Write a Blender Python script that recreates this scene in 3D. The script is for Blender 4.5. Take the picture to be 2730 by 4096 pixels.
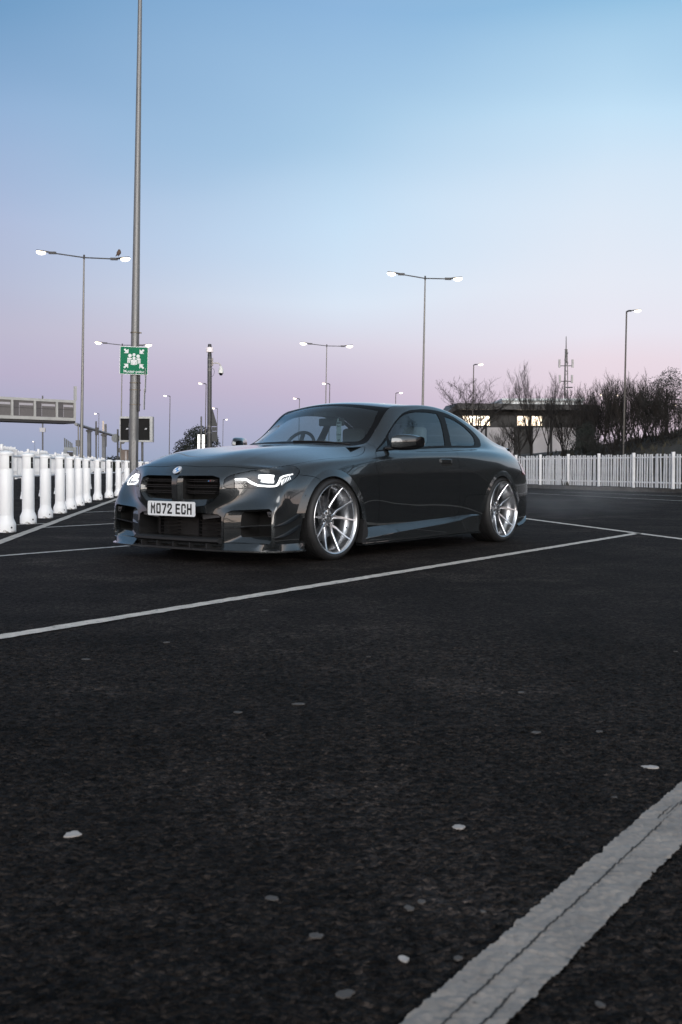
import bpy, bmesh, math, random
import numpy as np
from mathutils import Vector, Matrix, noise
from mathutils.bvhtree import BVHTree

for o in list(bpy.data.objects):
    bpy.data.objects.remove(o, do_unlink=True)
SC = bpy.context.scene
C = SC.collection
R = math.radians
rnd = random.Random(7)

# ------------------------------------------------------------------ camera
CAM_H = 0.7312
cd = bpy.data.cameras.new('camera')
cam = bpy.data.objects.new('camera', cd); C.objects.link(cam)
cd.sensor_fit = 'VERTICAL'; cd.sensor_height = 36.0; cd.sensor_width = 24.0
cd.lens = 4266.3 / 4096 * 36.0
cd.shift_y = -(2048 - 1947.9) / 4096
cam.location = (0, 0, CAM_H)
cam.rotation_euler = (Matrix.Rotation(R(90) - 0.0179, 4, 'X') @ Matrix.Rotation(0.003, 4, 'Z')).to_euler()
cd.clip_start = 0.05; cd.clip_end = 3000
cd.dof.use_dof = True; cd.dof.focus_distance = 9.4; cd.dof.aperture_fstop = 8.5
SC.camera = cam

# ------------------------------------------------------------------ world: dusk sky
SUN_AZ, SUN_EL = R(172), R(7)          # the set-sun glow lies behind the camera
w = bpy.data.worlds.new('World'); SC.world = w; w.use_nodes = True
nt = w.node_tree; N = nt.nodes; L = nt.links
for n in list(N): N.remove(n)
def nd(t, **k):
    n = N.new(t)
    for a, b in k.items(): setattr(n, a, b)
    return n
def mth(op, a, b=None, c=None, clamp=False):
    n = nd('ShaderNodeMath', operation=op); n.use_clamp = clamp
    for i, v in enumerate((a, b, c)):
        if v is None: continue
        if isinstance(v, (int, float)): n.inputs[i].default_value = v
        else: L.new(v, n.inputs[i])
    return n.outputs[0]
def ramp(fac, stops, interp='EASE'):
    n = nd('ShaderNodeValToRGB'); cr = n.color_ramp; cr.interpolation = interp
    while len(cr.elements) < len(stops): cr.elements.new(0.5)
    for e, (p, c) in zip(cr.elements, stops):
        e.position = p; e.color = tuple((x / 255 / 12.92 if x / 255 <= .04045 else ((x / 255 + .055) / 1.055) ** 2.4) for x in c) + (1,)
    L.new(fac, n.inputs[0]); return n.outputs[0]
def mixc(f, a, b, mode='MIX'):
    n = nd('ShaderNodeMix', data_type='RGBA', blend_type=mode)
    for i, v in ((0, f), (6, a), (7, b)):
        if isinstance(v, (int, float)): n.inputs[i].default_value = v
        elif isinstance(v, tuple): n.inputs[i].default_value = v
        else: L.new(v, n.inputs[i])
    return n.outputs[2]
tc = nd('ShaderNodeTexCoord'); sep = nd('ShaderNodeSeparateXYZ'); L.new(tc.outputs['Generated'], sep.inputs[0])
X, Y, Z = sep.outputs
el = mth('MULTIPLY', mth('ARCSINE', Z), 57.2958)                     # elevation in degrees
nz = nd('ShaderNodeTexNoise'); nz.inputs['Scale'].default_value = 1.6; nz.inputs['Detail'].default_value = 2.5; nz.inputs['Roughness'].default_value = .45
mp = nd('ShaderNodeMapping'); mp.inputs['Scale'].default_value = (1, 1, 3.2); L.new(tc.outputs['Generated'], mp.inputs[0]); L.new(mp.outputs[0], nz.inputs[0])
wob = mth('MULTIPLY', mth('SUBTRACT', nz.outputs[0], .5), 9.0)
hz = mth('LESS_THAN', 200, 0)
eln = mth('ADD', el, mth('MULTIPLY', wob, mth('MULTIPLY', el, .09, clamp=True)))
elf = mth('DIVIDE', eln, 90, clamp=True)
q = lambda d: d / 90
# east side of the sky (in front of the camera): earth shadow, belt of Venus, then blue; left and right variants
UP = [(q(46), (128, 148, 168)), (1, (134, 143, 152))]
left_ = ramp(elf, [(0, (148, 163, 190)), (q(2.5), (168, 172, 198)), (q(5), (186, 178, 203)), (q(7.5), (190, 187, 208)), (q(10.5), (184, 190, 214)), (q(13.9), (175, 189, 219)), (q(18.2), (147, 178, 215)), (q(23.2), (114, 157, 198))] + UP, 'LINEAR')
mid_ = ramp(elf, [(0, (166, 174, 200)), (q(2.3), (184, 180, 206)), (q(4.1), (200, 187, 209)), (q(7.3), (217, 212, 227)), (q(10.4), (219, 231, 246)), (q(13.9), (199, 224, 246)), (q(18.2), (167, 202, 231)), (q(23.2), (142, 182, 221))] + UP, 'LINEAR')
right_ = ramp(elf, [(0, (205, 196, 214)), (q(3), (228, 208, 220)), (q(6), (234, 220, 230)), (q(7.5), (233, 230, 241)), (q(10.5), (230, 234, 245)), (q(13.9), (221, 233, 247)), (q(18.2), (195, 225, 247)), (q(23.2), (146, 192, 226))] + UP, 'LINEAR')
f1 = mth('SMOOTH_MAX', mth('MULTIPLY_ADD', X, 1 / .30, 1.0, clamp=True), 0.0, .05); f2 = mth('MULTIPLY', X, 1 / .23, clamp=True)
front = mixc(f2, mixc(f1, left_, mid_), right_)
# west side (behind the camera): pale afterglow over the horizon
back = ramp(elf, [(0, (255, 214, 182)), (q(4), (255, 228, 206)), (q(10), (244, 234, 230)), (q(22), (206, 220, 236)), (q(45), (158, 172, 186)), (1, (134, 143, 152))])
gl = mth('MULTIPLY_ADD', mth('EXPONENT', mth('MULTIPLY', el, -1 / 20.0)), 2.3, 1.0)
backs = nd('ShaderNodeVectorMath', operation='SCALE'); L.new(back, backs.inputs[0]); L.new(gl, backs.inputs['Scale'])
dx, dy = math.sin(SUN_AZ), math.cos(SUN_AZ)
wfac = mth('ADD', mth('MULTIPLY', X, dx), mth('MULTIPLY', Y, dy))
wfac = mth('MULTIPLY_ADD', wfac, .70, .42, clamp=True)
wfac = mth('POWER', wfac, 1.3)
sky = mixc(wfac, front, backs.outputs[0])
bg = nd('ShaderNodeBackground'); L.new(sky, bg.inputs[0]); bg.inputs[1].default_value = 1.0
out = nd('ShaderNodeOutputWorld'); L.new(bg.outputs[0], out.inputs[0])
w.cycles.sampling_method = 'MANUAL'; w.cycles.sample_map_resolution = 512

# ------------------------------------------------------------------ weak low sun of the afterglow
sl = bpy.data.lights.new('sun', 'SUN'); sun = bpy.data.objects.new('sun', sl); C.objects.link(sun)
sl.energy = 3.6; sl.angle = R(60); sl.color = (1, .965, .93)
sun.rotation_euler = Vector((-dx * math.cos(SUN_EL), -dy * math.cos(SUN_EL), -math.sin(SUN_EL))).to_track_quat('-Z', 'Y').to_euler()

SC.view_settings.view_transform = 'Standard'; SC.view_settings.look = 'None'
SC.view_settings.exposure = 0; SC.view_settings.gamma = 1
SC.cycles.use_denoising = True
SC.cycles.max_bounces = 8; SC.cycles.transparent_max_bounces = 24; SC.cycles.glossy_bounces = 4; SC.cycles.diffuse_bounces = 3
SC.cycles.caustics_reflective = False; SC.cycles.caustics_refractive = False
SC.cycles.sample_clamp_indirect = 6


# ================================================================== helpers
def tag(o, label=None, cat=None, group=None, kind=None):
    for k, v in (('label', label), ('category', cat), ('group', group), ('kind', kind)):
        if v: o[k] = v
    return o
def link(name, me, mat=None, parent=None, smooth=False):
    o = bpy.data.objects.new(name, me); C.objects.link(o)
    if mat is not None:
        me.materials.clear()
        for m in (mat if isinstance(mat, (list, tuple)) else [mat]): me.materials.append(m)
    if parent is not None: o.parent = parent
    if smooth: me.polygons.foreach_set('use_smooth', [True] * len(me.polygons))
    return o
def empty(name, loc=(0, 0, 0), rz=0, **t):
    o = bpy.data.objects.new(name, None); C.objects.link(o); o.location = loc; o.rotation_euler = (0, 0, rz)
    o.empty_display_size = .2
    return tag(o, **t)
def dup_tree(o, parent=None):
    c = o.copy(); C.objects.link(c)
    if parent is not None: c.parent = parent
    for ch in KIDS.get(o.name, [x for x in o.children]): dup_tree(ch, c)
    return c
KIDS = {}
def mesh(name, verts, faces):
    me = bpy.data.meshes.new(name); me.from_pydata([tuple(v) for v in verts], [], faces); me.update(); return me
class MB:
    """collects simple shapes into one mesh"""
    def __init__(s): s.v = []; s.f = []; s.m = []; s.mi = 0
    def add(s, v, f):
        n = len(s.v); s.v += [tuple(a) for a in v]; s.f += [tuple(i + n for i in a) for a in f]; s.m += [s.mi] * len(f); return s
    def box(s, x0, x1, y0, y1, z0, z1, M=None):
        v = [Vector(p) for p in ((x0, y0, z0), (x1, y0, z0), (x1, y1, z0), (x0, y1, z0), (x0, y0, z1), (x1, y0, z1), (x1, y1, z1), (x0, y1, z1))]
        if M is not None: v = [M @ a for a in v]
        return s.add(v, [(0, 3, 2, 1), (4, 5, 6, 7), (0, 1, 5, 4), (1, 2, 6, 5), (2, 3, 7, 6), (3, 0, 4, 7)])
    def tube(s, pts, rad, n=8, cap=True):
        pts = [Vector(p) for p in pts]; rs = rad if isinstance(rad, (list, tuple)) else [rad] * len(pts)
        up = None; rings = []
        for i, p in enumerate(pts):
            d = (pts[min(i + 1, len(pts) - 1)] - pts[max(i - 1, 0)]).normalized()
            if up is None:
                up = Vector((0, 0, 1)) if abs(d.z) < .9 else Vector((1, 0, 0))
            a = d.cross(up).normalized(); b = a.cross(d); up = b
            rings.append([p + rs[i] * (a * math.cos(t) + b * math.sin(t)) for t in [2 * math.pi * k / n for k in range(n)]])
        v = [q_ for r_ in rings for q_ in r_]; f = []
        for i in range(len(pts) - 1):
            for k in range(n):
                f.append((i * n + k, i * n + (k + 1) % n, (i + 1) * n + (k + 1) % n, (i + 1) * n + k))
        if cap: f.append(tuple(range(n))[::-1]); f.append(tuple(range((len(pts) - 1) * n, len(pts) * n)))
        return s.add(v, f)
    def lathe(s, prof, n=24, M=None, a0=0, a1=2 * math.pi):
        full = abs(a1 - a0 - 2 * math.pi) < 1e-6; k = n if full else n + 1
        v = []
        for (r_, z) in prof:
            for i in range(k):
                t = a0 + (a1 - a0) * i / n; p = Vector((r_ * math.cos(t), r_ * math.sin(t), z)); v.append(M @ p if M is not None else p)
        f = []
        for j in range(len(prof) - 1):
            for i in range(n):
                a = j * k + i; b = j * k + (i + 1) % k
                f.append((a, b, b + k, a + k))
        return s.add(v, f)
    def prism(s, poly, z0, z1, M=None):
        n = len(poly); v = [Vector((p[0], p[1], z0)) for p in poly] + [Vector((p[0], p[1], z1)) for p in poly]
        if M is not None: v = [M @ a for a in v]
        return s.add(v, [tuple(range(n))[::-1], tuple(range(n, 2 * n))] + [(i, (i + 1) % n, n + (i + 1) % n, n + i) for i in range(n)])
    def build(s, name, mat, parent=None, smooth=False, angle=None, bevel=0):
        me = mesh(name, s.v, s.f)
        bm = bmesh.new(); bm.from_mesh(me)
        bmesh.ops.recalc_face_normals(bm, faces=bm.faces)
        if bevel:
            bmesh.ops.bevel(bm, geom=[e for e in bm.edges if len(e.link_faces) == 2 and e.calc_face_angle(0) > .6], offset=bevel, segments=2, affect='EDGES', profile=.5)
        bm.to_mesh(me); bm.free()
        o = link(name, me, mat, parent)
        if isinstance(mat, (list, tuple)) and not bevel: me.polygons.foreach_set('material_index', s.m)
        if smooth or angle:
            me.polygons.foreach_set('use_smooth', [True] * len(me.polygons))
            a = angle or 35
            me.set_sharp_from_angle(angle=R(a))
        return o

# ================================================================== materials
def s2l(c): return tuple((x / 255 / 12.92 if x / 255 <= .04045 else ((x / 255 + .055) / 1.055) ** 2.4) for x in c)
def mat(name, col, rough=.5, metal=0, **k):
    m = bpy.data.materials.new(name); m.use_nodes = True
    b = m.node_tree.nodes['Principled BSDF']
    b.inputs['Base Color'].default_value = tuple(col) + (1,); b.inputs['Roughness'].default_value = rough; b.inputs['Metallic'].default_value = metal
    for a, v in k.items(): b.inputs[a.replace('_', ' ')].default_value = v
    return m
def noisy(m, scale=20, amt=.25, rough_amt=.1, bump=0, detail=4, coord='Object', bscale=None, dist=.002):
    """brightness/roughness variation and optional bump on a principled material"""
    t = m.node_tree; b = t.nodes['Principled BSDF']; ln = t.links
    tcn = t.nodes.new('ShaderNodeTexCoord'); n = t.nodes.new('ShaderNodeTexNoise'); n.inputs['Scale'].default_value = scale; n.inputs['Detail'].default_value = detail
    ln.new(tcn.outputs[coord], n.inputs['Vector'])
    col = tuple(b.inputs['Base Color'].default_value)
    mr = t.nodes.new('ShaderNodeMapRange'); mr.inputs[1].default_value = .3; mr.inputs[2].default_value = .7; mr.inputs[3].default_value = 1 - amt; mr.inputs[4].default_value = 1 + amt
    ln.new(n.outputs[0], mr.inputs[0])
    v = t.nodes.new('ShaderNodeVectorMath'); v.operation = 'SCALE'; v.inputs[0].default_value = col[:3]; ln.new(mr.outputs[0], v.inputs['Scale']); ln.new(v.outputs[0], b.inputs['Base Color'])
    if rough_amt:
        r0 = b.inputs['Roughness'].default_value
        m2 = t.nodes.new('ShaderNodeMapRange'); m2.inputs[1].default_value = .3; m2.inputs[2].default_value = .7; m2.inputs[3].default_value = max(0, r0 - rough_amt); m2.inputs[4].default_value = min(1, r0 + rough_amt)
        ln.new(n.outputs[0], m2.inputs[0]); ln.new(m2.outputs[0], b.inputs['Roughness'])
    if bump:
        n2 = t.nodes.new('ShaderNodeTexNoise'); n2.inputs['Scale'].default_value = bscale or scale * 3; n2.inputs['Detail'].default_value = 3; ln.new(tcn.outputs[coord], n2.inputs['Vector'])
        bp = t.nodes.new('ShaderNodeBump'); bp.inputs['Strength'].default_value = bump; bp.inputs['Distance'].default_value = dist; ln.new(n2.outputs[0], bp.inputs['Height']); ln.new(bp.outputs[0], b.inputs['Normal'])
    return m
def emis(name, col, strength):
    m = mat(name, col, .4); b = m.node_tree.nodes['Principled BSDF']
    b.inputs['Emission Color'].default_value = tuple(col) + (1,); b.inputs['Emission Strength'].default_value = strength
    return m
def glass(name, tint, refl=1.0, rough=0.0, ior=1.5):
    m = bpy.data.materials.new(name); m.use_nodes = True; t = m.node_tree; n = t.nodes; n.clear()
    o = n.new('ShaderNodeOutputMaterial'); mx = n.new('ShaderNodeMixShader'); tr = n.new('ShaderNodeBsdfTransparent'); gg = n.new('ShaderNodeBsdfGlossy')
    tr.inputs[0].default_value = tint + (1,); gg.inputs[0].default_value = (refl, refl, refl, 1); gg.inputs['Roughness'].default_value = rough
    lw = n.new('ShaderNodeLayerWeight'); lw.inputs[0].default_value = .5
    pw = n.new('ShaderNodeMath'); pw.operation = 'POWER'; pw.inputs[1].default_value = 4.5; t.links.new(lw.outputs['Facing'], pw.inputs[0])
    ma = n.new('ShaderNodeMath'); ma.operation = 'MULTIPLY_ADD'; ma.inputs[1].default_value = .92; ma.inputs[2].default_value = ((ior - 1) / (ior + 1)) ** 2 * 2.1; t.links.new(pw.outputs[0], ma.inputs[0])
    t.links.new(ma.outputs[0], mx.inputs[0]); t.links.new(tr.outputs[0], mx.inputs[1]); t.links.new(gg.outputs[0], mx.inputs[2]); t.links.new(mx.outputs[0], o.inputs[0])
    return m
PAINT = mat('grey_paint', (.030, .0345, .0375), .27, .70, Coat_Weight=1.0, Coat_Roughness=.012, Coat_IOR=1.65)
def _flake():
    t = PAINT.node_tree; b = t.nodes['Principled BSDF']; ln = t.links
    tcn = t.nodes.new('ShaderNodeTexCoord'); v = t.nodes.new('ShaderNodeTexVoronoi'); v.inputs['Scale'].default_value = 900
    ln.new(tcn.outputs['Object'], v.inputs['Vector'])
    mr = t.nodes.new('ShaderNodeMapRange'); mr.inputs[3].default_value = .75; mr.inputs[4].default_value = 1.3
    sp = t.nodes.new('ShaderNodeSeparateColor'); ln.new(v.outputs['Color'], sp.inputs[0]); ln.new(sp.outputs[0], mr.inputs[0])
    s = t.nodes.new('ShaderNodeVectorMath'); s.operation = 'SCALE'; s.inputs[0].default_value = tuple(b.inputs['Base Color'].default_value)[:3]
    ln.new(mr.outputs[0], s.inputs['Scale']); ln.new(s.outputs[0], b.inputs['Base Color'])
_flake()
GBLACK = mat('gloss_black', (.006, .006, .007), .1)
TRIM = mat('trim_black', (.005, .005, .0055), .45, 0, Specular_IOR_Level=.12)
MBLACK = noisy(mat('matt_black_plastic', (.012, .012, .013), .55), 60, .2, .1)
VOID = mat('dark_void', (.003, .003, .003), .9)
RUBBER = noisy(mat('rubber', (.016, .016, .017), .62), 30, .25, .08)
ALU = mat('brushed_aluminium', (.74, .75, .77), .30, 1.0)
DALU = mat('dark_metal', (.16, .165, .17), .35, 1.0)
GLASS = glass('car_glass', (.60, .72, .75))
WGLASS = glass('windscreen_glass', (.44, .55, .58))
DGLASS = glass('privacy_glass', (.06, .07, .08))
CHROME = mat('chrome', (.8, .8, .8), .08, 1.0)
LENS = glass('lamp_lens', (.85, .88, .9))
INTR = mat('interior_dark', (.02, .02, .022), .6)
def flat_text(name, body, size, M_, m, parent, bold=0, align='CENTER', sx=1):
    cu = bpy.data.curves.new(name, 'FONT'); cu.body = body; cu.size = size; cu.align_x = align; cu.align_y = 'CENTER'; cu.extrude = .0004; cu.offset = bold
    t_ = bpy.data.objects.new(name, cu); C.objects.link(t_); dg = bpy.context.evaluated_depsgraph_get(); me = bpy.data.meshes.new_from_object(t_.evaluated_get(dg)); bpy.data.objects.remove(t_)
    me.transform(M_ @ Matrix.Diagonal((sx, 1, 1, 1))); o_ = link(name, me, m, parent); return o_


# ================================================================== ground, markings, kerbs
def asphalt():
    m = bpy.data.materials.new('asphalt'); m.use_nodes = True; t = m.node_tree; b = t.nodes['Principled BSDF']; n = t.nodes; ln = t.links
    g = n.new('ShaderNodeNewGeometry')
    def noi(sc, det=4, ro=.6):
        x = n.new('ShaderNodeTexNoise'); x.inputs['Scale'].default_value = sc; x.inputs['Detail'].default_value = det; x.inputs['Roughness'].default_value = ro; ln.new(g.outputs['Position'], x.inputs[0]); return x.outputs[0]
    def mr(v, a, b_, c, d):
        x = n.new('ShaderNodeMapRange'); ln.new(v, x.inputs[0]); [setattr(x.inputs[i + 1], 'default_value', q_) for i, q_ in enumerate((a, b_, c, d))]; return x.outputs[0]
    def mu(op, a, b_):
        x = n.new('ShaderNodeMath'); x.operation = op
        for i, v in enumerate((a, b_)):
            if isinstance(v, (int, float)): x.inputs[i].default_value = v
            else: ln.new(v, x.inputs[i])
        return x.outputs[0]
    big = mu('MULTIPLY', mr(noi(.35, 5, .65), .32, .68, .55, 1.75), mr(noi(1.6, 5, .7), .32, .68, .68, 1.5)); mid = mr(noi(4, 4), .3, .7, .88, 1.14)
    dn = n.new('ShaderNodeTexNoise'); dn.inputs['Scale'].default_value = 40; dn.inputs['Detail'].default_value = 2; ln.new(g.outputs['Position'], dn.inputs[0])
    dv_ = n.new('ShaderNodeVectorMath'); dv_.operation = 'MULTIPLY_ADD'; dv_.inputs[1].default_value = (.035, .035, .035); ln.new(dn.outputs['Color'], dv_.inputs[0]); ln.new(g.outputs['Position'], dv_.inputs[2])
    vo = n.new('ShaderNodeTexVoronoi'); vo.inputs['Scale'].default_value = 70; ln.new(dv_.outputs[0], vo.inputs['Vector'])
    sc_ = n.new('ShaderNodeSeparateColor'); ln.new(vo.outputs['Color'], sc_.inputs[0])
    chips = mr(sc_.outputs[0], 0, 1, .35, 1.85)
    vo2 = n.new('ShaderNodeTexVoronoi'); vo2.inputs['Scale'].default_value = 34; ln.new(g.outputs['Position'], vo2.inputs['Vector'])
    sc2 = n.new('ShaderNodeSeparateColor'); ln.new(vo2.outputs['Color'], sc2.inputs[0])
    spk = mr(sc2.outputs[1], .962, .97, 0, 1); near = mr(vo2.outputs['Distance'], .0025, .006, 1, 0); pale = mu('MULTIPLY', spk, near)
    dust = mr(noi(.8, 7, .7), .54, .70, 1.0, 1.9)
    big = mu('MULTIPLY', big, dust)
    f = mu('MULTIPLY', mu('MULTIPLY', mu('MULTIPLY', big, mid), chips), mr(noi(42, 5, .7), .36, .64, .35, 1.65))
    s_ = n.new('ShaderNodeVectorMath'); s_.operation = 'SCALE'; s_.inputs[0].default_value = (.0240, .0196, .0175); ln.new(f, s_.inputs['Scale'])
    mx = n.new('ShaderNodeMix'); mx.data_type = 'RGBA'; ln.new(pale, mx.inputs[0]); ln.new(s_.outputs[0], mx.inputs[6]); mx.inputs[7].default_value = (.22, .21, .20, 1); ln.new(mx.outputs[2], b.inputs['Base Color'])
    b.inputs['Roughness'].default_value = .82; b.inputs['Specular IOR Level'].default_value = .08
    hh = mu('ADD', mu('MULTIPLY', vo.outputs['Distance'], -.5), mu('MULTIPLY', noi(90, 5, .75), .03))
    bp = n.new('ShaderNodeBump'); bp.inputs['Strength'].default_value = .8; bp.inputs['Distance'].default_value = .5; ln.new(hh, bp.inputs['Height']); ln.new(bp.outputs[0], b.inputs['Normal'])
    return m
ASPH = asphalt()
# the near asphalt carries its stone relief as real geometry; the rest of the sheet is flat with the same material
_rs = np.random.RandomState(5)
_JX, _JY, _JH = _rs.rand(512, 512), _rs.rand(512, 512), _rs.rand(512, 512)
def stones(x, y, cell):
    gx, gy = x / cell, y / cell; ix, iy = np.floor(gx).astype(int), np.floor(gy).astype(int); best = np.full(x.shape, 9.0); hh = np.zeros(x.shape)
    for ox in (-1, 0, 1):
        for oy in (-1, 0, 1):
            a, b = (ix + ox) % 512, (iy + oy) % 512
            d = np.hypot(ix + ox + .15 + .7 * _JX[a, b] - gx, iy + oy + .15 + .7 * _JY[a, b] - gy)
            m_ = d < best; hh = np.where(m_, _JH[a, b], hh); best = np.minimum(d, best)
    return np.clip(1 - (best / .62) ** 2, 0, 1) * (.35 + .65 * hh)
def relief(x, y):
    h_ = .0046 * stones(x, y, .0135) + .0030 * stones(x + 3.3, y + 1.7, .031) + .0022 * stones(x * .8 + 9, y * .8 + 5, .09)
    fade = np.clip((5.4 - y) / 1.2, 0, 1) * np.clip((3.0 - np.abs(x)) / .5, 0, 1) * np.clip((y - 1.02) / .1, 0, 1)
    return (h_ - .0052) * fade
def relief_patch(x0, x1, y0, y1, st):
    nx, ny = int(round((x1 - x0) / st)), int(round((y1 - y0) / st)); X_, Y_ = np.meshgrid(np.linspace(x0, x1, nx + 1), np.linspace(y0, y1, ny + 1), indexing='ij')
    Z_ = relief(X_, Y_); V = np.stack([X_, Y_, Z_], -1).reshape(-1, 3)
    a = (np.arange(nx)[:, None] * (ny + 1) + np.arange(ny)[None]).ravel(); Q = np.stack([a, a + ny + 1, a + ny + 2, a + 1], 1)
    me = bpy.data.meshes.new('ground_surface'); me.vertices.add(len(V)); me.vertices.foreach_set('co', V.ravel()); me.loops.add(Q.size); me.loops.foreach_set('vertex_index', Q.ravel())
    me.polygons.add(len(Q)); me.polygons.foreach_set('loop_start', np.arange(0, Q.size, 4)); me.polygons.foreach_set('loop_total', np.full(len(Q), 4)); me.update(); me.validate()
    tag(link('ground_surface', me, ASPH, None, True), kind='structure')
relief_patch(-1.2, 1.8, 1.0, 3.0, .005); relief_patch(-3.0, 3.0, 3.0, 5.4, .009)
relief_patch(-3.0, -1.2, 1.0, 3.0, .02); relief_patch(1.8, 3.0, 1.0, 3.0, .02)
tag(MB().add([(-3, 1, -.0066), (3, 1, -.0066), (3, 5.4, -.0066), (-3, 5.4, -.0066)], [(0, 1, 2, 3)]).build('ground_light_block', ASPH), kind='structure')  # hidden sheet added below the relief to block light through the patch seams
tag(MB().add([(-900, -500, 0), (900, -500, 0), (900, 1, 0), (-900, 1, 0), (-900, 5.4, 0), (900, 5.4, 0), (900, 1500, 0), (-900, 1500, 0), (-3, 1, 0), (-3, 5.4, 0), (3, 1, 0), (3, 5.4, 0)], [(0, 1, 2, 10, 8, 3), (4, 9, 11, 5, 6, 7), (3, 8, 9, 4), (10, 2, 5, 11)]).build('ground', ASPH), kind='structure')
def worn_paint(name, col, wear=.5, sc=22):
    m = mat(name, col, .65); t = m.node_tree; b = t.nodes['Principled BSDF']; n = t.nodes; ln = t.links
    g = n.new('ShaderNodeNewGeometry')
    a = n.new('ShaderNodeTexNoise'); a.inputs['Scale'].default_value = sc; a.inputs['Detail'].default_value = 8; a.inputs['Roughness'].default_value = .72; ln.new(g.outputs['Position'], a.inputs[0])
    r_ = n.new('ShaderNodeMapRange'); r_.inputs[1].default_value = .30 + .14 * wear; r_.inputs[2].default_value = .40 + .16 * wear; ln.new(a.outputs[0], r_.inputs[0])
    c2 = n.new('ShaderNodeTexNoise'); c2.inputs['Scale'].default_value = 9; c2.inputs['Detail'].default_value = 12; c2.inputs['Roughness'].default_value = .8; ln.new(g.outputs['Position'], c2.inputs[0])
    r2 = n.new('ShaderNodeMapRange'); r2.inputs[1].default_value = .3; r2.inputs[2].default_value = .7; r2.inputs[3].default_value = .62; r2.inputs[4].default_value = 1.3; ln.new(c2.outputs[0], r2.inputs[0])
    v = n.new('ShaderNodeVectorMath'); v.operation = 'SCALE'; v.inputs[0].default_value = col; ln.new(r2.outputs[0], v.inputs['Scale'])
    mx = n.new('ShaderNodeMix'); mx.data_type = 'RGBA'; ln.new(r_.outputs[0], mx.inputs[0]); mx.inputs[6].default_value = (.035, .034, .035, 1); ln.new(v.outputs[0], mx.inputs[7]); ln.new(mx.outputs[2], b.inputs['Base Color'])
    bp = n.new('ShaderNodeBump'); bp.inputs['Strength'].default_value = .5; bp.inputs['Distance'].default_value = .004; ln.new(a.outputs[0], bp.inputs['Height']); ln.new(bp.outputs[0], b.inputs['Normal'])
    return m
LINEM = worn_paint('line_paint', (.56, .50, .44), .25); LINEW = worn_paint('old_line_paint', (.50, .46, .42), .55); EDGEM = worn_paint('edging', (.44, .39, .34), .3, 9); NEARM = worn_paint('near_line_paint', (.27, .236, .208), -.05, 30)
def line(p, q_, w_, m, name='parking_line', z=.004, jag=.006, thick=0):
    p, q_ = Vector(p), Vector(q_); d = (q_ - p); L_ = d.length; d.normalize(); nn = Vector((-d.y, d.x)); k = max(2, int(L_ / .05)) if L_ < 14 else max(2, int(L_ / .25)); V = []; F = []
    for i in range(k + 1):
        a = p + d * (L_ * i / k); j1, j2 = (rnd.uniform(-jag, jag) for _ in range(2))
        V += [(a + nn * (w_ / 2 + j1)).to_3d() + Vector((0, 0, z)), (a - nn * (w_ / 2 + j2)).to_3d() + Vector((0, 0, z))]
    for i in range(k): F.append((2 * i, 2 * i + 1, 2 * i + 3, 2 * i + 2))
    return tag(link(name, mesh(name, V, F), m), kind='structure')


line((-2.75, 2.55), (3.38, 12.08), .098, LINEM)
line((2.40, 16.9), (3.95, 9.0), .098, LINEM)
line((-6.9, 2.88), (-1.25, 10.9), .085, LINEW)
line((-3.60, 12.80), (-1.4, 16.0), .08, LINEW); line((-4.18, 17.10), (-2.3, 19.6), .08, LINEW); line((-4.89, 21.70), (-3.0, 24.4), .08, LINEW); line((-5.3, 25.8), (-3.6, 28.2), .08, LINEW)
line((-5.2, 12.0), (-3.81, 13.75), .08, LINEW)
line((-3.02, 8.2), (-5.55, 27.6), .11, EDGEM, 'edging_strip', .006, .004); line((-5.55, 27.6), (-6.6, 36), .11, EDGEM, 'edging_strip', .006, .004)
# broad worn line at the camera's feet, with its lengthwise cracks
def near_line():
    p, q_ = Vector((.019, 1.19)), Vector((1.973, 4.15)); d = (q_ - p).normalized(); nn = Vector((-d.y, d.x)); L_ = (q_ - p).length; k = 900
    def band(a0, a1, t0, t1, amp, z, m, nm, seed, tip=False):
        n_ = int(k * (t1 - t0)); mw = 26 if a1 - a0 > .05 else 3; V = []
        for i in range(n_ + 1):
            u = t0 + (t1 - t0) * i / n_; a = p + d * (L_ * u); t = u * 30; tp = min(1, 6 * (1 - i / n_), 6 * i / n_ + .3) if tip else 1
            e0 = (noise.noise(Vector((t * 1.1, seed, 0))) + .7 * noise.noise(Vector((t * 4, seed, 3))) + .7 * noise.noise(Vector((t * 17, seed, 5)))) * amp; e1 = (noise.noise(Vector((t * 1.3, seed + 9, 0))) + .7 * noise.noise(Vector((t * 4.4, seed + 5, 9))) + .45 * noise.noise(Vector((t * 14, seed + 5, 9)))) * amp
            c_ = (a0 + a1) / 2; b0, b1 = c_ + (a0 - c_) * tp + e0, c_ + (a1 - c_) * tp + e1
            for j in range(mw): V.append(a + nn * (b0 + (b1 - b0) * j / (mw - 1)))
        A_ = np.array([(v.x, v.y) for v in V]); Z_ = relief(A_[:, 0], A_[:, 1]) * .75 + z
        V = [(A_[i][0], A_[i][1], Z_[i]) for i in range(len(V))]
        F = [(i * mw + j, i * mw + j + 1, (i + 1) * mw + j + 1, (i + 1) * mw + j) for i in range(n_) for j in range(mw - 1)]
        return tag(link(nm, mesh(nm, V, F), m, None, True), kind='structure')
    band(-.0595, .0595, 0, 1, .0052, .004, NEARM, 'parking_line', 1)
    CR = mat('crack_dark', (.03, .028, .027), .9)
    band(.0085, .0120, 0, .36, .0022, .0050, CR, 'line_crack', 4, True); band(-.034, -.0305, 0, .115, .0020, .0050, CR, 'line_crack', 14, True)
    for j, (o_, t0, t1) in enumerate(((.010, .37, .41), (.016, .35, .40), (.003, .385, .43), (.024, .34, .37), (.012, .425, .46), (-.004, .40, .44))): band(o_, o_ + .0022, t0, t1, .0016, .0050, CR, 'line_crack', 20 + j, True)
near_line()
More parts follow.
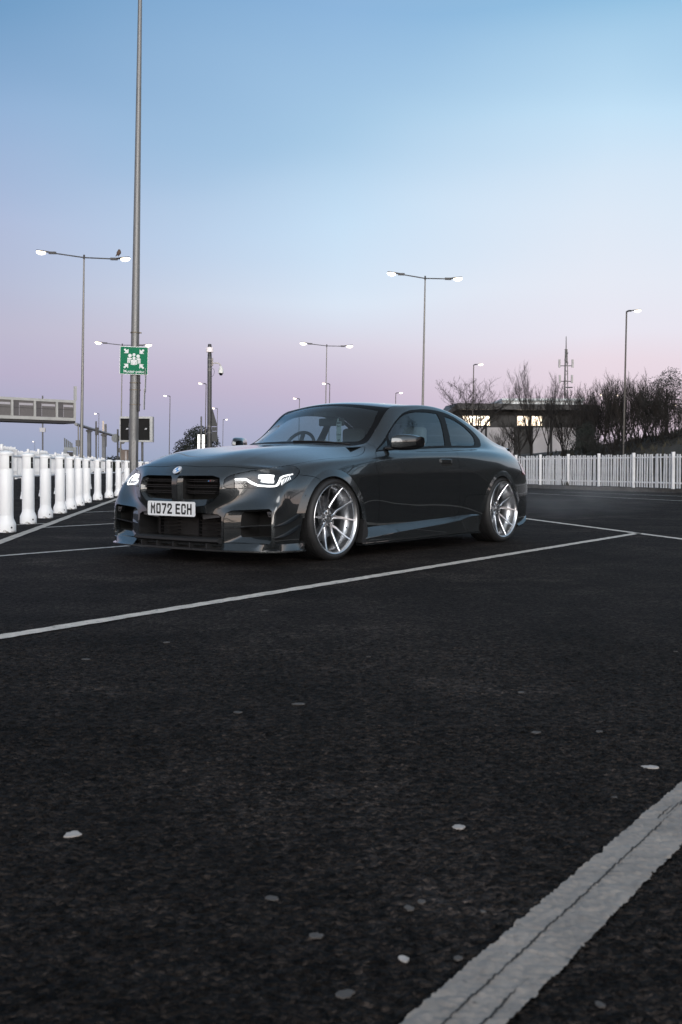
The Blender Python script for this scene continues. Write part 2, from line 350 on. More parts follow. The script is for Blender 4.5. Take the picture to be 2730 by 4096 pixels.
# road beyond the bays: pale markings and the kerb in front of the fence
line((5.2, 32.2), (9.6, 18.8), .10, LINEW, 'road_marking'); line((6.9, 33.4), (13.0, 19.5), .12, LINEW, 'road_marking'); line((8.2, 36.0), (10.2, 32.4), .10, LINEW, 'road_marking')
KERB = noisy(mat('kerb_concrete', (.10, .094, .088), .85), 6, .3, .05, .3)
kp = [(-6.0, 70.0), (6.98, 40.16), (7.91, 37.42), (9.21, 35.14), (10.51, 32.93), (12.6, 29.4), (22.0, 14.0)]
def strip_between(pts, w_, z0, z1, name, m, kind='structure'):
    V = []; F = []
    for i, p in enumerate(pts):
        a = Vector(pts[max(i - 1, 0)]); b = Vector(pts[min(i + 1, len(pts) - 1)]); d = (b - a).normalized(); nn = Vector((-d.y, d.x)); p = Vector(p)
        if nn.x < 0: nn = -nn
        V += [p.to_3d() + Vector((0, 0, z0)), p.to_3d() + Vector((0, 0, z1)), (p + nn * w_).to_3d() + Vector((0, 0, z1)), (p + nn * w_).to_3d() + Vector((0, 0, z0))]
    for i in range(len(pts) - 1):
        for k in range(4): F.append((i * 4 + k, i * 4 + (k + 1) % 4, (i + 1) * 4 + (k + 1) % 4, (i + 1) * 4 + k))
    F += [(0, 1, 2, 3), tuple(range(len(V) - 4, len(V)))]
    return tag(MB().add(V, F).build(name, m), kind=kind)
kroot = None
kpv = [Vector(p) for p in kp]
# kerb stones one by one where they can be told apart
KR = empty('kerb', kind='structure')
for i in range(1, len(kpv) - 1):
    a, b = kpv[i], kpv[i + 1]; L_ = (b - a).length; k = int(L_ / .92); d = (b - a) / L_; nn = Vector((-d.y, d.x)); nn = -nn if nn.x < 0 else nn
    for j in range(k):
        p = a + d * (L_ * j / k); q_ = a + d * (L_ * (j + 1) / k - .012); h_ = .12 + rnd.uniform(-.004, .004)
        MB().add([p.to_3d(), q_.to_3d(), (q_ + nn * .13).to_3d(), (p + nn * .13).to_3d()] + [v.to_3d() + Vector((0, 0, h_)) for v in (p, q_, q_ + nn * .13, p + nn * .13)], [(0, 3, 2, 1), (4, 5, 6, 7), (0, 1, 5, 4), (1, 2, 6, 5), (2, 3, 7, 6), (3, 0, 4, 7)]).build('kerb_stone', KERB, KR)
VERGE = noisy(mat('verge_soil', (.030, .027, .022), .95), 3, .45, .03, .6, dist=.03)
# grassy bank behind the fence
def bank():
    V = []; F = []; nx, ny = 70, 26
    for i in range(nx + 1):
        for j in range(ny + 1):
            u, v = i / nx, j / ny
            base = kp_at(u); nn = Vector((.90, .43)); p = base + nn * (.13 + 34 * v)
            d_ = 34 * v
            ridge = 1.0 / (1 + math.exp(-(d_ - 9.0) * .55))
            rr = math.degrees(math.atan2(p.x, p.y))
            hgt = (1.45 + .062 * max(0, rr - 9) ** 1.35) * ridge + noise.noise(Vector((p.x * .35, p.y * .35, 0))) * .18 * min(1, d_ / 5) + noise.noise(Vector((p.x * 1.3, p.y * 1.3, 0))) * .06 * min(1, d_ / 3)
            if rr < 8: hgt *= max(0, 1 - (8 - rr) / 3)
            V.append((p.x, p.y, .11 + max(0, hgt)))
    for i in range(nx):
        for j in range(ny): F.append((i * (ny + 1) + j, i * (ny + 1) + j + 1, (i + 1) * (ny + 1) + j + 1, (i + 1) * (ny + 1) + j))
    return tag(link('grass_bank', mesh('grass_bank', V, F), VERGE, None, True), kind='structure')
def kp_at(u):
    Ls = [(kpv[i + 1] - kpv[i]).length for i in range(len(kpv) - 1)]; T = sum(Ls) * u
    for i, l in enumerate(Ls):
        if T <= l or i == len(Ls) - 1: return kpv[i].lerp(kpv[i + 1], T / l)
        T -= l
BANK = bank()
_bb = BVHTree.FromPolygons([v.co for v in BANK.data.vertices], [tuple(p.vertices) for p in BANK.data.polygons])
def ground_z(x, y):
    h_ = _bb.ray_cast(Vector((x, y, 50)), Vector((0, 0, -1))); return h_[0].z if h_[0] is not None else 0
# rough grass on the bank crest as short dark tufts
def tufts():
    V = []; F = []
    for _ in range(5200):
        u, v = rnd.random(), rnd.uniform(.01, .62); p = kp_at(.25 + .7 * u) + Vector((.90, .43)) * (34 * v); z = ground_z(p.x, p.y)
        if z < .1: continue
        a = rnd.uniform(0, math.pi); h_ = rnd.uniform(.10, .34); w_ = rnd.uniform(.03, .10); c, s_ = math.cos(a) * w_, math.sin(a) * w_; lx, ly = rnd.uniform(-.1, .1), rnd.uniform(-.1, .1); n_ = len(V)
        V += [(p.x - c, p.y - s_, z - .02), (p.x + c, p.y + s_, z - .02), (p.x + lx, p.y + ly, z + h_)]; F.append((n_, n_ + 1, n_ + 2))
    o = link('rough_grass', mesh('rough_grass', V, F), noisy(mat('dry_grass', (.035, .032, .022), .9), 1.5, .5)); tag(o, 'dark rough winter grass covering the bank behind the white fence', 'grass', kind='stuff')
tufts()
# spots of trodden gum and little stones on the asphalt
GUM = noisy(mat('gum_spot', (.38, .345, .32), .7), 40, .15)
spots = [((-0.533, 2.112), .0165), ((0.243, 2.162), .0130), ((0.76, 2.602), .0170), ((-0.037, 1.654), .0105), ((0.096, 1.575), .0085), ((0.59, 3.472), .012), ((0.542, 2.942), .013), ((0.72, 2.955), .010), ((0.109, 4.123), .008), ((-0.116, 1.798), .010), ((0.114, 1.76), .009), ((0.138, 1.787), .007), ((0.008, 1.468), .012), ((0.61, 2.361), .006), ((-0.129, 3.289), .016), ((-0.306, 3.174), .012), ((0.236, 1.747), .005), ((0.355, 1.442), .007), ((0.177, 1.579), .007), ((-0.728, 4.446), .014), ((-0.386, 5.458), .016), ((-0.97, 4.048), .014), ((1.342, 4.26), .008)]
SPOTL = ['bright pale spot on the dark asphalt near the left edge of the foreground', 'bright round spot on the asphalt right of the middle, level with the left one', 'bright oval spot on the asphalt by the right edge, just above the broad line',
    'dim grey spot below the middle, left of the small pale one by the broad line', 'small pale spot just left of the broad near line, at the bottom', 'small dim spot right of the middle, well above the bright round spot', 'dull spot above the broad line, left of a similar one by the right edge', 'dull spot above the broad line, nearest the right edge but one', 'tiny spot in the middle of the asphalt below the long line',
    'dim spot low in the foreground, left of the middle', 'dim spot right of the bottom middle, left of its close twin', 'tiny dim spot close to the right of another above the small pale one', 'dull blotch at the very bottom, left of the broad line', 'tiny spot beside the upper end of the broad line', 'faint wide ring-like spot in the middle distance of the asphalt', 'faint spot left of the ring-like spot in the middle distance', 'tiny dim spot touching the shade beside the broad line', 'dim spot in the bottom right corner beyond the broad line', 'dim spot hugging the left side of the broad line near the bottom',
    'faint spot below the left part of the long white line', 'faint spot just below the middle of the long white line', 'faint spot at the left, halfway between the long line and the bright left spot', 'tiny spot at the right edge below the long white line']
for i, ((x, y), r_) in enumerate(spots):
    pts = []
    for k in range(14):
        a = 2 * math.pi * k / 14; q_ = r_ * (1 + .16 * math.sin(a * 2 + i) + rnd.uniform(-.26, .26)); pts.append((x + q_ * math.cos(a), y + q_ * .95 * math.sin(a)))
    dim = i >= 3 and i != 4
    o = MB().prism(pts, -.001, .0012).build('gum_spot', GUM if not dim else noisy(mat('worn_gum', (.066, .058, .053), .8), 60, .4))
    if i == 4: o.location.z = 0; o.scale = (1, 1, 1)
    tag(o, SPOTL[i], 'spot', 'spots on the asphalt')

# ================================================================== lamp columns
GALV = noisy(mat('galvanised', (.17, .165, .155), .45, .6), 2.5, .22, .1)
GALVD = noisy(mat('weathered_steel', (.10, .10, .10), .5, .5), 4, .2, .1)
DARKM = mat('dark_fitting', (.02, .02, .022), .5)
LAMP = emis('lamp_glow', (1, .86, .66), 6)
LEAN = .0150
GALVP = noisy(mat('dull_steel', (.085, .078, .07), .5, .5), 3, .2, .1)
def column(x, y, H_, r0, r1, name='lamp_column', n=14, m=None, **t):
    e = empty(name, (x, y, 0), 0, **t); e.rotation_euler = (0, LEAN, 0)
    MB().tube([(0, 0, -.1), (0, 0, 1.25), (0, 0, 1.3), (0, 0, H_)], [r0, r0, r0 * .86, r1], n).build('pole', m or GALV, e, angle=40)
    return e
def lantern(e, px, pz, dirx, glow=1.0, ang=0, s=1.0):
    """flat lantern head at the end of an arm; dirx = +1 or -1 along local x"""
    M_ = Matrix.Translation((px, 0, pz)) @ Matrix.Rotation(ang, 4, 'Z') @ Matrix.Rotation(-dirx * R(6), 4, 'Y') @ Matrix.Diagonal((dirx * s, s, s, 1))
    hd = MB().prism([(0, -.07), (.08, -.10), (.28, -.15), (.62, -.15), (.70, -.08), (.70, .08), (.62, .15), (.28, .15), (.08, .10), (0, .07)], .0, .05, M_).build('lantern', DARKM, e)
    MB().lathe([(0, -.17), (.12, -.15), (.21, -.10), (.25, -.045), (.235, -.004)], 16, M_ @ Matrix.Translation((.46, 0, 0)) @ Matrix.Diagonal((1.0, .62, 1, 1))).build('lamp_lens', LAMP, hd, smooth=True)
def double_lamp(x, y, H_, arm, rise, gl, label, r0=.08, tilt=0, s=1.0):
    e = column(x, y, H_, r0, .032, label=label, cat='lamp post', group='twin-arm lamp posts with lit lanterns')
    MB().tube([(0, 0, H_ - .1), (0, 0, H_ + .1)], .042, 10).build('collar', DARKM, e)
    for dr, rs in ((-1, rise[0]), (1, rise[1])):
        MB().tube([(0, 0, H_ - .02), (dr * (arm[0] if dr < 0 else arm[1]), 0, H_ + rs)], .028, 8).build('arm', GALVD, e)
        MB().box(-.16, .16, -.05, .05, -.05, .05, Matrix.Translation((dr * (arm[0] if dr < 0 else arm[1]) * .93, 0, H_ + rs * .95))).build('arm_bracket', DARKM, e)
        lantern(e, dr * (arm[0] if dr < 0 else arm[1]), H_ + rs, dr, s=s)
    return e
def single_lamp(x, y, H_, dr, label, arm=.5, r0=.052):
    e = column(x, y, H_, r0, .034, n=10, m=GALVP, label=label, cat='lamp post', group='single-arm lamp posts with lit lanterns')
    MB().tube([(0, 0, H_ - .05), (0, 0, H_), (dr * .1, 0, H_ + .05), (dr * arm, 0, H_ + .05)], .04, 8).build('arm', DARKM, e)
    lantern(e, dr * arm, H_ + .05, dr, s=.62)
    return e

LH = 10.0
double_lamp(3.91, 52, 9.97, (1.25, 1.20), (.17, -.02), 1, 'tall twin-arm lamp post rising behind the car roof, its left lantern the brightest', s=.85)
double_lamp(-11.46, 47, 9.95, (1.50, 1.42), (.17, -.06), 1, 'tall twin-arm lamp post at the left with a bird sitting on its right lantern', .088, s=.85)
double_lamp(-1.26, 81, 9.99, (1.35, 1.30), (.12, -.02), 1, 'distant twin-arm lamp post above the car windscreen, between the camera mast and the taller twin lamp', .06, s=.95)
double_lamp(-16.75, 81, 10.0, (1.40, 1.55), (.12, .0), 1, 'distant twin-arm lamp post half hidden behind the green muster point sign', .06, s=.95)
for x, y, h_, dr, lb in ((12.94, 49, 7.92, 1, 'single-arm lamp post standing among the bare shrubs at the right'),
                         (9.17, 75, 7.97, 1, 'single-arm lamp post behind the left end of the dark building'),
                         (-17.75, 110, 8.03, -1, 'slim single-arm lamp post between the muster point pole and the camera mast'),
                         (-11.76, 92, 7.90, -1, 'single-arm lamp post just left of the camera mast'),
                         (-15.42, 132, 7.99, -1, 'single-arm lamp post immediately right of the camera mast'),
                         (-17.81, 160, 7.88, 1, 'smallest lamp post right of the camera mast, seen end on'),
                         (-4.54, 113, 8.0, -1, 'small single-arm lamp post above the far side of the windscreen'),
                         (-1.12, 93, 8.0, -1, 'single-arm lamp post hugging the distant twin-arm post above the car'),
                         (5.14, 103, 7.93, 1, 'small single-arm lamp post just left of the tall twin lamp behind the roof'),
                         (-33.7, 148, 8.09, -1, 'small lamp post over the sign gantry at the left'),
                         (-86.2, 300, 7.77, -1, 'tiny far lamp post under the footbridge'),
                         (-122.2, 400, 7.8, -1, 'tiniest far lamp just above the bollards at the left edge'),
                         (27.55, 105, 7.88, -1, 'lamp post whose light shines through the shrubs beside the right lamp post'),
                         (27.4, 111, 8.33, -1, 'lamp half hidden behind twigs in the right-hand shrubs'),
                         (37.9, 120, 7.82, -1, 'small lamp post near the right edge, beyond the shrubs')):
    single_lamp(x, y, h_, dr, lb, arm=.22)
# bird on the left lamp
bd = empty('bird', (-9.80, 47, 10.02), R(20), label='small bird perched on the right lantern of the left lamp post', cat='bird')
V = [(0, 0, .0), (.0, 0, .07), (.02, 0, .14), (.03, 0, .20), (.025, 0, .25), (.01, 0, .28)]
MB().tube(V, [.03, .085, .10, .075, .055, .012], 10).tube([(.02, 0, .25), (.075, 0, .245)], [.03, .004], 6).tube([(-.01, 0, .10), (-.12, 0, -.04)], [.06, .015], 6).tube([(0, .02, 0), (0, .02, -.06)], .006, 5).tube([(0, -.02, 0), (0, -.02, -.06)], .006, 5).build('body', mat('feathers', (.09, .06, .045), .9), bd, smooth=True)

# ---- the near column with the muster point sign
mp_ = empty('sign_column', (-5.66, 29, 0), 0, label='tall tapered steel column in front of the bollards, carrying the green sign and white band', cat='pole'); mp_.rotation_euler = (0, LEAN, 0)
MB().tube([(0, 0, -.1), (0, 0, 1.72), (0, 0, 2.9), (0, 0, 3.0), (0, 0, 8.5), (0, 0, 15.5)], [.130, .128, .124, .119, .084, .041], 28).build('pole', noisy(mat('column_steel', (.15, .152, .152), .42, .5), 1.6, .25, .12), mp_, smooth=True)
MB().lathe([(.1265, 1.80), (.1265, 2.12)], 28).build('white_band', mat('band_white', (.72, .72, .74), .5), mp_, smooth=True)
dr = MB(); V = []
pts = []
for k in range(9): a = math.pi * k / 8; pts.append((.055 * math.cos(a), 1.42 + .055 * math.sin(a)))
for k in range(9): a = math.pi + math.pi * k / 8; pts.append((.055 * math.cos(a), .72 + .055 * math.sin(a)))
M_ = Matrix.Rotation(R(14), 4, 'Z') @ Matrix(((1, 0, 0, 0), (0, 0, -1, -.118), (0, 1, 0, 0), (0, 0, 0, 1)))
dr.prism(pts, 0, .016, M_).build('access_door', noisy(mat('door_steel', (.17, .17, .17), .4, .5), 3, .15), mp_)
for z in (1.40, .74): MB().lathe([(0, .004), (.009, .004), (.009, 0)], 8, M_ @ Matrix.Translation((0, z, .016))).build('door_screw', DARKM, mp_)
for z in (2.43, 2.83, 3.02, 3.36, 4.38 + .0): MB().lathe([(.122 if z < 3 else .119, z - .012), (.132, z - .012), (.132, z + .012), (.119, z + .012)], 24).box(.12, .17, -.02, .02, z - .016, z + .016).build('band_clamp', noisy(mat('clamp', (.16, .14, .11), .5, .6), 9, .3), mp_)
MB().box(.124, .152, -.11, .02, 2.25, 3.35).build('cable_guard', DARKM, mp_)
# muster point sign
ms_ = empty('muster_sign', (-5.60, 28.84, 3.61), 0, label='square green muster point sign with white people and arrows on the near column', cat='sign'); ms_.rotation_euler = (0, .022, R(9))
GREEN = noisy(mat('sign_green', (.0, .14, .066), .6, 0, Specular_IOR_Level=.2), 4, .05, .05); SW = mat('sign_white', (.62, .64, .64), .5)
MB().box(-.378, .378, -.0, .012, -.378, .378).build('sign_board', SW, ms_, bevel=.004)
MB().box(-.362, .362, -.003, .001, -.362, .362).build('sign_face', GREEN, ms_)
def on_sign(mb, polys):
    for p in polys: mb.add([(x, -.0045, z) for x, z in p], [tuple(range(len(p)))])
def circ(x, z, r_, n=20): return [(x + r_ * math.cos(2 * math.pi * k / n), z + r_ * math.sin(2 * math.pi * k / n)) for k in range(n)]
def scr(px, py): return ((px - 587) / 655 * .755, (887 - py - (px - 587) * -.045 * 0) / 655 * .755)
def person_poly(cx, top, w_, h_, armw, cut=0):
    x0, x1 = cx - w_ / 2, cx + w_ / 2; zt, zb = top, top - h_
    return [[(x0 + .012, zt), (x1 - .012, zt), (x1, zt - .014), (x1, zb + .004), (x1 - armw, zb), (x1 - armw, zt - .05), (x1 - armw - .009, zt - .05), (x1 - armw - .009, zb - .004), (x0 + armw + .009, zb - .004), (x0 + armw + .009, zt - .05), (x0 + armw, zt - .05), (x0 + armw, zb), (x0, zb + .004), (x0, zt - .014)]]
mb = MB()
on_sign(mb, [circ(-.108, .128, .048), circ(.110, .119, .048), circ(0.0, .158, .041), circ(0, .068, .041)])
mb.build('people_heads', SW, ms_)
mb = MB(); on_sign(mb, person_poly(0, .022, .165, .135, .028)); mb.build('person_figure', SW, ms_)
mb = MB(); on_sign(mb, [[(-.175, .058), (-.160, .072), (-.060, .070), (-.048, .050), (-.085, .034), (-.098, .010), (-.098, -.072), (-.122, -.072), (-.122, .030), (-.128, .030), (-.128, -.072), (-.145, -.072), (-.145, .035), (-.150, .035), (-.150, -.068), (-.175, -.068)]]); mb.build('person_figure', SW, ms_)
mb = MB(); on_sign(mb, [[(.175, .048), (.160, .062), (.060, .062), (.048, .044), (.085, .030), (.098, .010), (.098, -.082), (.122, -.082), (.122, .022), (.128, .022), (.128, -.082), (.145, -.082), (.145, .027), (.150, .027), (.150, -.078), (.175, -.078)]]); mb.build('person_figure', SW, ms_)
for sx, sz in ((-1, 1), (1, 1), (-1, -1), (1, -1)):
    cx, cz = .155 * sx * 1.0, (.232 if sz > 0 else -.180)
    # arrow pointing to the middle: tip inwards
    a = [(0, 0), (0, .12), (-.045, .080), (-.092, .128), (-.128, .092), (-.080, .045), (-.12, .0)]
    tip = (.148, .190 if sz > 0 else .092)
    pl = [((tip[0] - x) * sx, (tip[1] + z) * (1 if sz > 0 else -1)) for x, z in a]
    mb = MB(); on_sign(mb, [pl]); mb.build('arrow', SW, ms_)
flat_text('sign_writing', 'Muster point', .105, Matrix(((1, 0, 0, 0), (0, 0, -1, -.0045), (0, 1, 0, -.297), (0, 0, 0, 1))), SW, ms_, bold=.0016, sx=.98)

# two thin plates on the far side of the column, seen edge on
for (z0, z1, x, nm) in ((2.78, 3.40, .222, 'upper narrow sign plate seen edge-on at the right of the near column'), (2.30, 2.86, .205, 'lower bent sign plate seen edge-on at the right of the near column')):
    e = empty('edge_on_sign', (-5.62 + x, 29.0, 0), R(96), label=nm, cat='sign'); MB().box(-.20, .20, -.006, .006, z0, z1, Matrix.Rotation(R(1.5), 4, 'X')).build('sign_plate', noisy(mat('sign_back', (.30, .30, .29), .5, .3), 8, .2), e)

# ---- camera mast
cm = empty('camera_mast', (-6.18, 50, 0), 0, label='thick dark grey mast with a white drum on top and clamped boxes', cat='mast'); cm.rotation_euler = (0, .003, 0)
MB().tube([(0, 0, -.1), (0, 0, 3.3), (0, 0, 3.35), (0, 0, 5.85), (0, 0, 5.95)], [.108, .104, .104, .104, .085], 20).build('pole', noisy(mat('mast_grey', (.055, .055, .056), .45, .4), 5, .2), cm, angle=30)
MB().lathe([(0, 5.93), (.10, 5.93), (.085, 6.12), (.0, 6.12)], 16).build('neck', DARKM, cm, angle=30)
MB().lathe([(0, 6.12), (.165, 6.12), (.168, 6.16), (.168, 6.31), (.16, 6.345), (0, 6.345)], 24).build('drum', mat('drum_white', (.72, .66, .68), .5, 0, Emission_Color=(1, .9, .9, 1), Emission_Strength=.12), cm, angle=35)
MB().lathe([(0, 6.345), (.10, 6.345), (.078, 6.50), (.0, 6.50)], 14).build('cap', DARKM, cm, angle=30)
for z in (5.78, 5.52, 5.34, 5.27, 2.66, 2.38): MB().lathe([(.104, z - .018), (.1085, z - .018), (.1085, z + .018), (.104, z + .018)], 20).build('band', noisy(mat('band_grey', (.16, .155, .15), .5, .4), 9), cm)
MB().box(.10, .155, -.06, .06, 5.48, 5.85).build('bracket', noisy(mat('br', (.28, .25, .24), .5), 9), cm)
MB().tube([(.11, 0, 5.38), (.20, 0, 5.33), (.22, 0, 5.2), (.19, 0, 5.06), (.105, 0, 4.98)], .009, 6).build('cable', DARKM, cm)
cc = empty('dome_camera', (-6.17, 50, 0), 0, label='white dome camera hanging from a curved arm on the dark mast', cat='camera')
MB().tube([(.15, 0, 5.60), (.30, 0, 5.62), (.42, 0, 5.61), (.49, 0, 5.55), (.52, 0, 5.46)], .026, 10).build('arm', mat('arm_cream', (.45, .42, .36), .5), cc, smooth=True)
Mt = Matrix.Translation((.535, 0, 5.16))
MB().lathe([(0, .33), (.04, .32), (.085, .24), (.118, .13), (.125, .02), (.132, .0), (.13, -.015)], 20, Mt).build('housing', mat('cam_white', (.62, .62, .60), .4), cc, angle=40)
MB().lathe([(.12, -.012), (.09, -.03), (.085, -.07), (.05, -.115), (0, -.13)], 20, Mt).build('dome', GBLACK, cc, smooth=True)
ts = empty('traffic_sign', (-6.14, 50.02, 0), 0, label='dark back of a triangular sign above two plates, clamped to the dark mast', cat='sign')
MB().prism([(.10, 3.52), (.34, 2.70), (.33, 2.66), (-.12, 2.66)], 0, .02, Matrix(((1, 0, 0, 0), (0, 0, -1, .0), (0, 1, 0, 0), (0, 0, 0, 1)))).build('triangle_plate', mat('dark_plate', (.035, .036, .038), .6), ts)
MB().box(.08, .345, -.02, 0, 2.44, 2.63).build('sign_plate', mat('dark_plate', (.04, .042, .045), .6), ts); MB().box(.08, .34, -.02, 0, 1.95, 2.42).build('sign_plate', mat('dark_plate', (.03, .031, .033), .6), ts)
# slim post with two bright white strips
lp = empty('marker_post', (-6.52, 49.6, 0), 0, label='slim grey post with two bright white vertical panels in front of the evergreen tree', cat='marker post'); lp.rotation_euler = (0, LEAN * .4, 0)
MB().tube([(0, 0, 0), (0, 0, 3.1)], .038, 10).build('post', GALVD, lp)
PANE = emis('retroreflect_glow', (1, .98, .95), 1.1)  # no lamp inside: emission stands in for light the white panels throw back
for sx in (-1, 1):
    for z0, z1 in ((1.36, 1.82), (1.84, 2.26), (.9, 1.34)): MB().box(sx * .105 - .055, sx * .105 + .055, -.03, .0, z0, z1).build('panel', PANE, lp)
    for z in (1.35, 1.83, 2.2): MB().box(sx * .10 - .06, sx * .10 + .06, -.035, -.03, z - .008, z + .008).build('clamp_bar', GALVD, lp)

# ---- big framed sign cabinet behind the near column
sc_ = empty('sign_cabinet', (0, 0, 0), 0, label='large grey-framed sign box with black panels behind the near column', cat='sign')
x0, x1, z0, z1, D_ = (-9.341, 45.0, 2.356)[0], (-7.95, 45.0, 2.352)[0], (-8.691, 45.0, 1.796)[2], (-8.684, 45.0, 2.87)[2], 45
FR = noisy(mat('frame_grey', (.30, .31, .31), .45, .3), 5, .12)
MB().box(x0, x1, D_, D_ + .35, z1 - .085, z1).build('frame_rail', FR, sc_); MB().box(x0, x1, D_, D_ + .35, z0, z0 + .075).build('frame_rail', FR, sc_)
MB().box(x0, x0 + .035, D_, D_ + .35, z0 + .075, z1 - .085).build('frame_stile', FR, sc_); MB().box(x1 - .12, x1, D_ - .02, D_ + .35, z0 + .075, z1 - .085).build('frame_stile', FR, sc_)
for a, b in ((x0 + .037, x0 + .60), (x0 + .62, x1 - .122)):
    MB().box(a, b, D_ + .08, D_ + .1, z0 + .077, z1 - .087).build('black_panel', VOID, sc_)
for a in (x0 + .24, x1 - .36): MB().prism([(a, z0 + .53), (a + .05, z0 + .60), (a + .12, z0 + .58), (a + .10, z0 + .53)], 0, .01, Matrix(((1, 0, 0, 0), (0, 0, -1, D_ + .08), (0, 1, 0, 0), (0, 0, 0, 1)))).build('pale_mark', mat('mark', (.35, .36, .38), .5), sc_)
for a in (x0 + .50, x0 + .92): MB().tube([(a, D_ + .2, 0), (a, D_ + .2, z0)], .05, 8).build('post', GALVD, sc_)
gp = empty('grey_post', ((-8.72, 44.0, 2.525)[0], 44, 0), 0, label='thin grey post standing in front of the left black panel of the sign box', cat='post'); MB().tube([(0, 0, 0), (0, 0, (-8.72, 44.0, 2.555)[2])], .035, 8).build('shaft', GALV, gp)
MB().lathe([(0, .03), (.05, .02), (.05, -.03), (0, -.04)], 10, Matrix.Translation((0, 0, (-8.72, 44.0, 2.555)[2] - .12))).build('knob', GALV, gp)
# round sign and its post
rs = empty('round_sign', ((-9.847, 47.0, 2.098)[0], 47, 0), 0, label='back of a round grey sign just left of the sign box', cat='sign')
MB().tube([(.01, 0, 0), (.01, 0, (-9.833, 47.0, 2.406)[2])], .04, 8).build('post', GALVD, rs)
MB().lathe([(0, .02), (.19, .02), (.19, 0), (0, 0)], 24, Matrix.Translation((-.09, .06, (-9.913, 47.0, 2.011)[2])) @ Matrix.Rotation(R(90), 4, 'X')).build('disc', noisy(mat('disc_back', (.16, .17, .17), .5, .3), 9), rs)
rs2 = empty('small_round_sign', ((-10.752, 52.0, 1.696)[0], 52, 0), 0, label='small dark round signs on a post under the left corner of the sign box', cat='sign')
MB().tube([(0, 0, 0), (0, 0, 2.4)], .04, 8).build('post', GALV, rs2)
for dz, dx_ in ((1.98, .09), (1.56, -.03)): MB().lathe([(0, .02), (.12, .02), (.12, 0), (0, 0)], 18, Matrix.Translation((dx_, .06, dz)) @ Matrix.Rotation(R(90), 4, 'X')).build('disc', GALVD, rs2)
# brown cabinet
bc = empty('roadside_cabinet', ((-9.256, 46.0, 0.991)[0], 46, 0), 0, label='tall brown cabinet with a pale panel, behind the bollards beside the near column', cat='cabinet')
BR = noisy(mat('brown_board', (.16, .125, .105), .7), 4, .25)
zt = (-9.253, 46.0, 1.487)[2]
MB().box(-.24, .22, 0, .35, .0, zt).build('body', BR, bc, bevel=.01); MB().box(-.06, .02, -.008, 0, .1, zt - .05).build('pale_strip', noisy(mat('pale_strip', (.34, .31, .30), .6), 3, .3), bc)

# ---- sign gantry receding behind
gt = empty('sign_gantry', (0, 0, 0), 0, label='grey pipe gantry on posts carrying narrow sign boards, behind the left lamp post', cat='gantry')
a_, b_ = Vector((-27.339, 110.0, 5.154)), Vector((-31.634, 149.0, 5.102)); 
MB().tube([a_, b_], .17, 12).build('beam', noisy(mat('gantry_grey', (.16, .165, .175), .5, .3), 1.5, .2), gt, smooth=True)
for px, D2_, wd in ((.28, 0, .17), (.66, 0, .20)):
    p = a_.lerp(b_, px); MB().box(p.x - wd, p.x + wd, p.y - .3, p.y + .3, 0, p.z - .16).build('leg', noisy(mat('leg_grey', (.14, .145, .15), .6, .2), 1, .3), gt)
    MB().box(p.x - wd * 1.5, p.x + wd * 1.5, p.y - .5, p.y + .5, p.z - .42, p.z - .2).build('saddle', GALVD, gt)
p0, p1 = Vector(((-31.047, 141.0, 6.487))), Vector(((-30.773, 143.0, 3.42)))
for fr0, fr1 in ((0, .30), (.36, .62), (.68, .95)):
    xa, xb = p0.x + (p1.x - p0.x) * fr0, p0.x + (p1.x - p0.x) * fr1
    MB().box(xa, xb, 140, 140.2, p1.z, p0.z - .1).build('sign_board', noisy(mat('board_back', (.12, .115, .11), .6), 2, .3), gt)
MB().box(p0.x - .25, p0.x - .05, 139.9, 140, p1.z + .2, p0.z + .3).build('board_edge', mat('board_edge', (.5, .42, .35), .5), gt)
e = empty('gantry_post', ((-25.711, 112.0, 5.307)[0], 112, 0), 0, label='dark post with a clamped box rising in front of the sign gantry', cat='post'); MB().tube([(0, 0, 0), (0, 0, (-25.709, 112.0, 5.542)[2])], .085, 10).build('shaft', GALVD, e); MB().box(-.05, .28, -.3, -.1, (-25.719, 112.0, 4.101)[2], (-25.714, 112.0, 4.887)[2]).build('box', DARKM, e)
e = empty('thin_post', ((-25.85, 105.0, 5.026)[0], 105, 0), 0, label='thin grey post between the footbridge end and the left lamp post', cat='post'); MB().tube([(0, 0, 0), (0, 0, (-25.851, 105.0, 4.829)[2])], .07, 8).build('shaft', GALV, e); MB().box(-.25, .12, -.1, .1, (-25.867, 105.0, 2.765)[2], (-25.862, 105.0, 3.379)[2]).build('box', GALVD, e)
# distant small gantry sign
dg_ = empty('distant_sign_frame', (0, 0, 0), 0, label='small distant sign structure with slatted boards right of the footbridge, above the fence', cat='gantry')
Dg = 130
xa, xb, zt, zm, zb = (-33.753, 130.0, 4.319)[0], (-32.301, 130.0, 3.006)[0], (-33.753, 130.0, 4.319)[2], (-33.762, 130.0, 3.163)[2], (-33.77, 130.0, 2.097)[2]
for k in range(5):
    t0, t1 = k / 5, (k + .78) / 5; MB().add([(xa + (xb - xa) * .75 * t0, Dg, zm), (xa + (xb - xa) * .75 * t1, Dg, zm - .1 * t1), (xa + (xb - xa) * .75 * t1, Dg, zt - .75 * t1), (xa + (xb - xa) * .75 * t0, Dg, zt - .75 * t0)], [(0, 1, 2, 3)]).build('board_slat', noisy(mat('slat_grey', (.10, .11, .11), .6), 2), dg_)
MB().box(xa, xb, Dg, Dg + .5, zm - .45, zm).build('beam', noisy(mat('pale_beam', (.26, .28, .28), .6), 1), dg_); MB().box(xa + .35, xb - .2, Dg + .1, Dg + .5, zb - 1, zm - .6).build('dark_panel', DARKM, dg_)
for x in (xa + .15, xb - .15): MB().box(x - .2, x + .2, Dg - .1, Dg + .2, 0, zm - .3).build('leg', noisy(mat('leg2', (.22, .24, .25), .6), 1), dg_)

